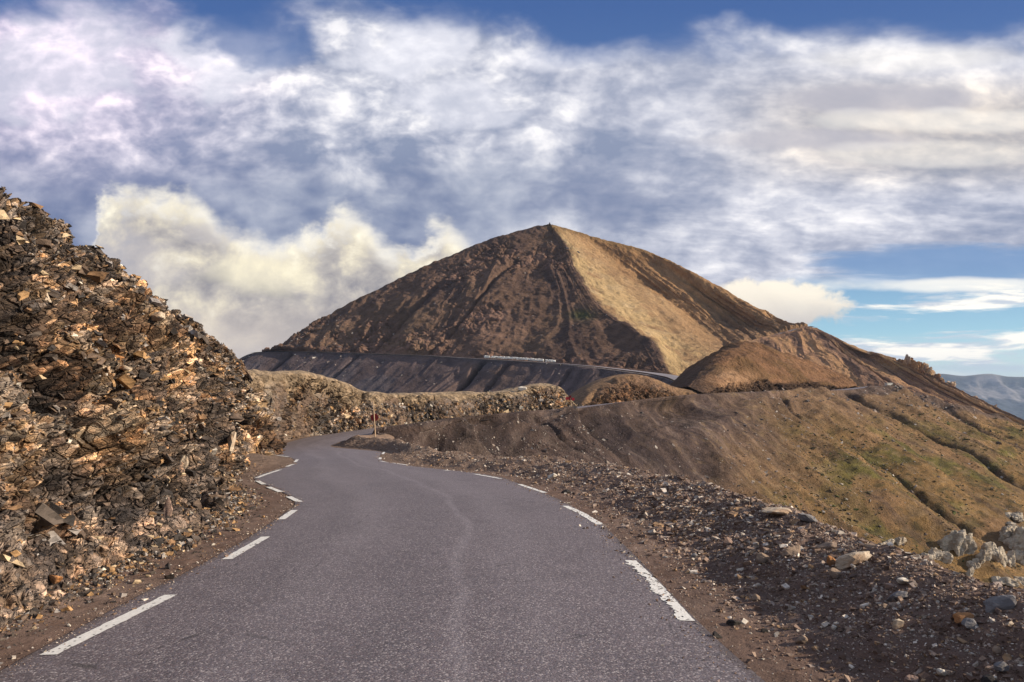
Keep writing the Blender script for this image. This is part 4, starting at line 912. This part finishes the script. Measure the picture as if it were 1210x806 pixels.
# white block by the far bend
pb = P(1050, 459.5, 277)
t = tag(empty('guard_block', tuple(pb), .2), 'small white concrete block on the outer edge of the far road bend', 'concrete block')
box('block', (2.2, 1.6, 2.4), M['concrete'], t, (0, 0, .7), bev=.1); box('cap', (2.4, 1.8, .25), M['concrete'], t, (0, 0, 2.03), bev=.05)
pb = P(617, 459.5, 121)
t = tag(empty('stone_block', tuple(pb)), 'small whitish block sitting behind the crest of the rock bank', 'stone block')
v, f = rock_geo(901, 3, (.75, .5, .42), 9, .04); link('block', v, f, RM['white'], parent=t); v, f = rock_geo(902, 3, (.35, .3, .3), 9, .04); link('chip', v + np.array([.55, .1, .1]), f, RM['white'], parent=t)
# parapet of pale stones on the upper road
wc = cr(np.array([P(573, 423.4, 447.5), P(600, 424.8, 438.5), P(628, 426.6, 428.5), P(656, 428.8, 420)]), np.linspace(0, 3, 90)); wv_, wf_, off = [], [], 0
for k, c in enumerate(wc):
    if vnoise(np.array([[k * .31, 3., 1.]]))[0] < -.62: continue
    for j in range(2):
        v, f = rock_geo(1000 + k * 2 + j, 1, (.5, .45, .4), 9, .05); v = v + c + np.array([random.uniform(-.2, .2), random.uniform(-.3, .3), .6 + j * .6 + random.uniform(-.1, .15)]); wv_.append(v); wf_.append(f + off); off += len(v)
o = link('parapet_wall', np.concatenate(wv_), np.concatenate(wf_), plain('whitewashed_stone', (.86, .84, .8), .8, .12, 3., .02)); tag(o, 'low broken parapet of whitish stones along the upper road across the mountain', 'wall')
# summit cairn with orientation stone
pb = P(649.5, 266.5, 598)
t = tag(empty('summit_cairn', tuple(pb)), 'dark stone cairn with a pale slab standing on the mountain summit', 'cairn'); t.scale = (.7, .7, .62)
for k, (dx, dz, a, b_) in enumerate([(0, 1.3, 1.6, 1.9), (.2, 3.0, .8, 1.1), (-2.4, .6, .9, 1.1)]):
    v, f = rock_geo(1300 + k, 2, (a, a, b_), 10, .06); link('stone', v + np.array([dx, 0, dz]), f, M['darkstone'], parent=t)
v, f = rock_geo(1310, 2, (1.5, 1, .9), 10, .06); link('pale_slab', v + np.array([2.6, 0, .6]), f, RM['tan'], parent=t)
# two thin poles at the left end of the upper road
for k, (px, py) in enumerate(((323, 415.8), (328, 415.6))):
    pb = P(px, py, 541 - k * 3); t = tag(empty('snow_pole', tuple(pb)), ['thin dark pole at the left end of the upper road, left one of two', 'thin dark pole at the foot of the mountain skyline, right one of two'][k], 'pole', 'poles at the left end of the upper road')
    cyl('pole', .16, 3.4 - k * .4, M['darkmetal'], t, (0, 0, 1.6), seg_=8); cyl('cap', .2, .2, M['darkmetal'], t, (0, 0, 3.3 - k * .4), seg_=8)
# ------------------------------------------------------------------ haze
DENS = 5.2e-5
m = bpy.data.materials.new('haze_air'); m.use_nodes = True; nt = m.node_tree; nt.nodes.clear(); o_ = nt.nodes.new('ShaderNodeOutputMaterial'); pv = nt.nodes.new('ShaderNodeVolumePrincipled')
pv.inputs['Color'].default_value = (.50, .68, 1, 1); pv.inputs['Density'].default_value = DENS; pv.inputs['Anisotropy'].default_value = .2; nt.links.new(pv.outputs[0], o_.inputs['Volume'])
hb = box('haze', (25400, 15900, 830), m, None, (0, 4750, -690 + 415 - 5), bev=.001); tag(hb, kind='stuff')
# ------------------------------------------------------------------ sky
SUN_AZ, SUN_EL = 94., 22.
w = bpy.data.worlds.new('World'); sc.world = w; w.use_nodes = True; nt = w.node_tree; nt.nodes.clear()
out = nt.nodes.new('ShaderNodeOutputWorld'); bg = nt.nodes.new('ShaderNodeBackground'); nt.links.new(bg.outputs[0], out.inputs[0]); bg.inputs[1].default_value = .1
sky = nt.nodes.new('ShaderNodeTexSky'); sky.sky_type = 'NISHITA'; sky.sun_disc = False; sky.sun_elevation = R(SUN_EL); sky.sun_rotation = R(SUN_AZ); sky.altitude = 2700; sky.dust_density = .6; sky.ozone_density = 1.6
base = S(nt, sky.outputs[0])
D = coord(nt, 'Generated'); sp = nt.nodes.new('ShaderNodeSeparateXYZ'); nt.links.new(D.so, sp.inputs[0]); dx, dy, dz = (S(nt, sp.outputs[k]) for k in range(3))
az = dx.m('ARCTAN2', dy)                                    # azimuth from the valley axis
hyp = (dx * dx + dy * dy).m('SQRT').m('MAXIMUM', .001)
el = dz / hyp
# azimuth and elevation in handy degrees-like units: A = 605 + 900 tan(az) is used only as a ruler for laying out the clouds
A = az.m('MINIMUM', 1.2).m('MAXIMUM', -1.2).m('TANGENT') * 900. + 605.
cosA = az.m('MINIMUM', 1.2).m('MAXIMUM', -1.2).m('COSINE')
H = 445. - (el / cosA) * 900.                                # 445 at the horizon, smaller higher up
up = (dz.m('MAXIMUM', 0.) + .30)
pl = comb(nt, dx / up, dy / up, 0.)                          # flat cloud layer seen in perspective
def K(x): return x * .1 / .1
def C(r_, g_, b_): return (r_ * 10, g_ * 10, b_ * 10)       # radiance before the 0.1 background strength
warpc = noise(pl, 1.1, 4, .5, 0., True)
wv2 = nt.nodes.new('ShaderNodeVectorMath'); wv2.operation = 'MULTIPLY_ADD'; nt.links.new(warpc.so, wv2.inputs[0]); wv2.inputs[1].default_value = (.35, .35, 0); nt.links.new(pl.so, wv2.inputs[2]); plw = S(nt, wv2.outputs[0])
n_big = noise(plw, 1.9, 5, .5); n_mid = noise(plw, 5.2, 5, .52); n_fine = noise(vmul(plw, (1, 1.8, 1)), 13., 5, .55)
# blue, deep at the top
blue = mix(base, (1.0, 1.0, 1.0), 0.)
hgrad = ramp(mrange(H, 0., 445., 0., 1., False), [(0, C(.045, .105, .30)), (.35, C(.09, .17, .37)), (.7, C(.13, .25, .45)), (.88, C(.25, .47, .60)), (1, C(.52, .66, .66))])
blue = mix(base, hgrad, .75)
# high sheet
topedge = fcurve(mrange(A, 0., 1210., 0., 1., False), [(0, .0), (.2, .0), (.3, .0), (.42, .02), (.5, .05), (.62, .10), (.72, .08), (.83, .09), (.9, .06), (1, .05)]) * 445.
above = mrange((H - topedge) + (n_mid - .5) * 130. + (n_big - .5) * 60., -18., 42.)
ang = comb(nt, A * .0075, H * .0115, 4.)
warpa = noise(ang, 1.2, 3, .5, 0., True); wva = nt.nodes.new('ShaderNodeVectorMath'); wva.operation = 'MULTIPLY_ADD'; nt.links.new(warpa.so, wva.inputs[0]); wva.inputs[1].default_value = (.28, .28, 0); nt.links.new(ang.so, wva.inputs[2]); ang = S(nt, wva.outputs[0])
n_bigA = noise(ang, .75, 3, .45); n_midA = noise(ang, 1.9, 6, .46); n_fineA = noise(ang, 6.5, 5, .54)
rt_ = mrange(A, 500., 900.)
def mixs(a, b, f): return a + (b - a) * f
n_big0, n_mid0 = n_big, n_mid
n_big = mixs(n_bigA, n_big * .5 + n_bigA * .5, rt_); n_mid = mixs(n_midA, n_mid * .6 + n_midA * .4, rt_); n_fine = mixs(n_fineA, n_fine * .6 + n_fineA * .4, rt_)
cover = mrange(n_big * .55 + n_mid * .45 + mrange(H, 30., 200., .04, .13), .36, .50) * above
hole1 = mrange((((A - 300.) / 75.).m('POWER', 2.) + ((H - 40.) / 45.).m('POWER', 2.)) + (n_mid - .5) * 3., .4, 1.3, .75, 0.)
cover = (cover * (1. - hole1)).clamp()
shade = (n_mid * .5 + n_fine * .24 + n_big * .26)
whit = ramp(mrange(shade, .40, .60, 0., 1., False), [(0, C(.22, .26, .37)), (.35, C(.35, .375, .47)), (.65, C(.54, .55, .62)), (1, C(.84, .82, .83))])
# darker blue-grey bank low left and centre
gx_ = mrange(A, 700., 250., .3, 1.)
dark = mrange(H + (n_big - .5) * 110., 145., 235., 0., 1.) * mrange(H + (n_big - .5) * 60., 420., 300., 0., 1.) * mrange(A + (n_big - .5) * 300., 880., 560., 0., 1.)
sh2 = mix(C(.13, .17, .29), C(.31, .345, .44), mrange(n_big * .5 + n_mid * .5, .42, .6))
high = mix(whit, sh2, dark * .85)
# pinkish lilac light upper left, cream on the right
high = mix(high, mix(high, (1.12, .98, 1.08), 1., 'MULTIPLY'), mrange(A, 420., 60.) * mrange(H, 320., 60.))
high = mix(high, mix(high, (1.16, 1.04, .86), 1., 'MULTIPLY'), mrange(A, 780., 1050.) * mrange((H - 150.).abs(), 90., 20.))
# smooth grey lenses on the right
def lens(ax, hy, rx, ry, ns=.7):
    e = (((A - ax) / rx).m('POWER', 2.) + ((H - hy) / ry).m('POWER', 2.)) + (n_mid - .5) * ns * 3 + (n_big - .5) * ns * 2
    return mrange(e, .2, 1.25, 1., 0.)
high = mix(high, C(.42, .41, .46), (lens(1055, 112, 150, 20) * .8 + lens(960, 162, 150, 15) * .75).clamp())
high = mix(high, C(.93, .88, .80), (lens(1130, 138, 160, 16, 1.5) * .4 + lens(1090, 178, 150, 16, 1.6) * .3 + lens(1080, 62, 150, 20, .9) * .4).clamp())
high = mix(high, C(.84, .83, .88), (lens(480, 48, 80, 44, 1.7) * .55 + lens(250, 60, 80, 55, 1.5) * .5 + lens(650, 60, 90, 18, 1.2) * .45 + lens(60, 60, 110, 90, 1.3) * .4 + lens(545, 112, 80, 34, 1.9) * .4).clamp())
# more even, fuller veil in the middle right
cover = (cover + mrange(A, 500., 700.) * mrange((H - 190.).abs(), 140., 60.) * .5 + dark * .75 + mrange(A, 560., 300.) * mrange(H, 40., 130.) * .5 + lens(1055, 112, 170, 40) * .8).clamp()
# open blue windows low on the right
st_ = noise(comb(nt, A * .0028, H * .022, 0.), 1.6, 6, .6, .3)
win = mrange((((A - 1130.) / 190.).m('POWER', 2.) + ((H - 308.) / 22.).m('POWER', 2.)) + (st_ - .5) * 3., .3, 1.2, 1., 0.)
lowr = mrange(H, 318., 345.) * mrange(A, 880., 980.)
streak = mrange(st_, .47, .60)
stc = mrange(noise(comb(nt, A * .0045, H * .03, 3.), 1.8, 6, .6, .3), .47, .6)
cover = cover * (1. - win * .9) * (1. - lowr) + lowr * streak * mrange(H, 440., 425., .35, 1.)
high = mix(high, mix(C(.50, .55, .62), C(.92, .88, .80), stc), lowr.clamp())
skyc = mix(blue, high, cover.clamp())
skyc = mix(skyc, C(.17, .26, .45), win * .45)
skyc = mix(skyc, C(.9, .86, .78), lens(1120, 337, 160, 10, .9) * .7)
# cumulus rising behind the mountain on the left
cv = comb(nt, A * .01, H * .012, 1.)
bil = noise(cv, 1.3, 8, .58, .25); bil2 = noise(cv, 3.4, 7, .6, .2); vb = voro(comb(nt, A * .01 + bil * .5, H * .012 + bil * .4, 2.), 2.2, 'SMOOTH_F1')
An = A + (bil - .5) * 50. + (bil2 - .5) * 34.
xA = mrange(An, 60., 620., 0., 1., False)
tops = fcurve(xA, [(0, .22), (.05, .36), (.085, .55), (.12, .76), (.16, .78), (.22, .76), (.30, .73), (.36, .62), (.42, .56), (.48, .55), (.56, .60), (.62, .67), (.66, .64), (.70, .56), (.725, .53), (.76, .54), (.82, .62), (.87, .56), (.93, .46), (1, .38)])
topH = 445. - tops * 290.                              # in the same ruler units
edge_ = (H - topH) + (bil - .5) * 55. + (bil2 - .5) * 34. - vb * 14. + 8.
soft = mrange(A, 60., 170., 30., 0., False)
cum = mrange(edge_ + (n_fine - .5) * 30., -12., 22.) * mrange(A + (bil - .5) * 170. + (bil2 - .5) * 110., 45., 165.) * mrange(A, 640., 560.)
inner_ = mrange(edge_, 0., 95.)
core = (bil * .7 + bil2 * .35 + vb * -.25 + .06)
cc_ = ramp(mrange(core - inner_ * .05, .33, .62, 0., 1., False), [(0, C(.26, .25, .27)), (.35, C(.42, .39, .37)), (.68, C(.66, .60, .48)), (1, C(.90, .84, .68))])
cc_ = mix(C(.80, .76, .68), cc_, mrange(edge_ + (bil2 - .5) * 60., 5., 40., .1, 1.))
cc_ = mix(cc_, C(.55, .48, .43), mrange(H + (bil - .5) * 60., 330., 425., 0., .85))
cc_ = mix(cc_, C(.90, .82, .60), (lens(310, 325, 70, 28) * .55).clamp())
cc_ = mix(cc_, C(.48, .45, .46), (lens(150, 305, 70, 45) * .55 + lens(250, 275, 60, 14) * .4).clamp())
skyc = mix(skyc, cc_, cum)
# small cumulus right of the mountain
e2 = (((A - 900.) / 105.).m('POWER', 2.) + ((H - 362.) / 34.).m('POWER', 2.)) + (bil - .5) * 2.2 + (bil2 - .5) * 1.4
c2m = mrange(e2, .55, 1.05, 1., 0.)
skyc = mix(skyc, mix(C(.88, .80, .66), C(.52, .47, .44), mrange(H + (bil - .5) * 40., 330., 395.)), c2m * .92)
# below the horizon
skyc = mix(skyc, C(.3, .36, .42), mrange(H, 447., 470.))
# outside the photographed part unseen broken cloud, toned to set the ambient light
back = (mrange(dy, .3, .0) + mrange(dz, .5, .8)).clamp()
skyc = mix(skyc, mix(base, C(.42, .44, .50), mrange(n_big, .44, .58)), back)
nt.links.new(skyc.so, bg.inputs[0])
w.cycles.sampling_method = 'MANUAL'; w.cycles.sample_map_resolution = 1024
# ------------------------------------------------------------------ sun, camera, output
sl = bpy.data.lights.new('sun', 'SUN'); sl.energy = 5.; sl.angle = R(.5); sl.color = (1, .84, .64); so = bpy.data.objects.new('sun', sl); COL.objects.link(so)
sd = np.array([math.sin(R(SUN_AZ)) * math.cos(R(SUN_EL)), math.cos(R(SUN_AZ)) * math.cos(R(SUN_EL)), math.sin(R(SUN_EL))])
from mathutils import Vector
so.rotation_euler = Vector((-sd[0], -sd[1], -sd[2])).to_track_quat('-Z', 'Y').to_euler(); so.location = (60, -10, 40)
cam = bpy.data.cameras.new('camera'); cam.sensor_width = 36; cam.lens = 36 * F / 1210; cam.clip_end = 60000; cam.clip_start = .1
co = bpy.data.objects.new('camera', cam); COL.objects.link(co); co.location = (0, 0, CAMZ); co.rotation_euler = (R(90) + TH, 0, 0); sc.camera = co
sc.view_settings.view_transform = 'Standard'; sc.view_settings.look = 'None'; sc.view_settings.gamma = 1; sc.view_settings.exposure = .35
sc.cycles.max_bounces = 4; sc.cycles.diffuse_bounces = 2; sc.cycles.glossy_bounces = 1; sc.cycles.volume_bounces = 0; sc.cycles.use_denoising = True; sc.cycles.volume_max_steps = 32
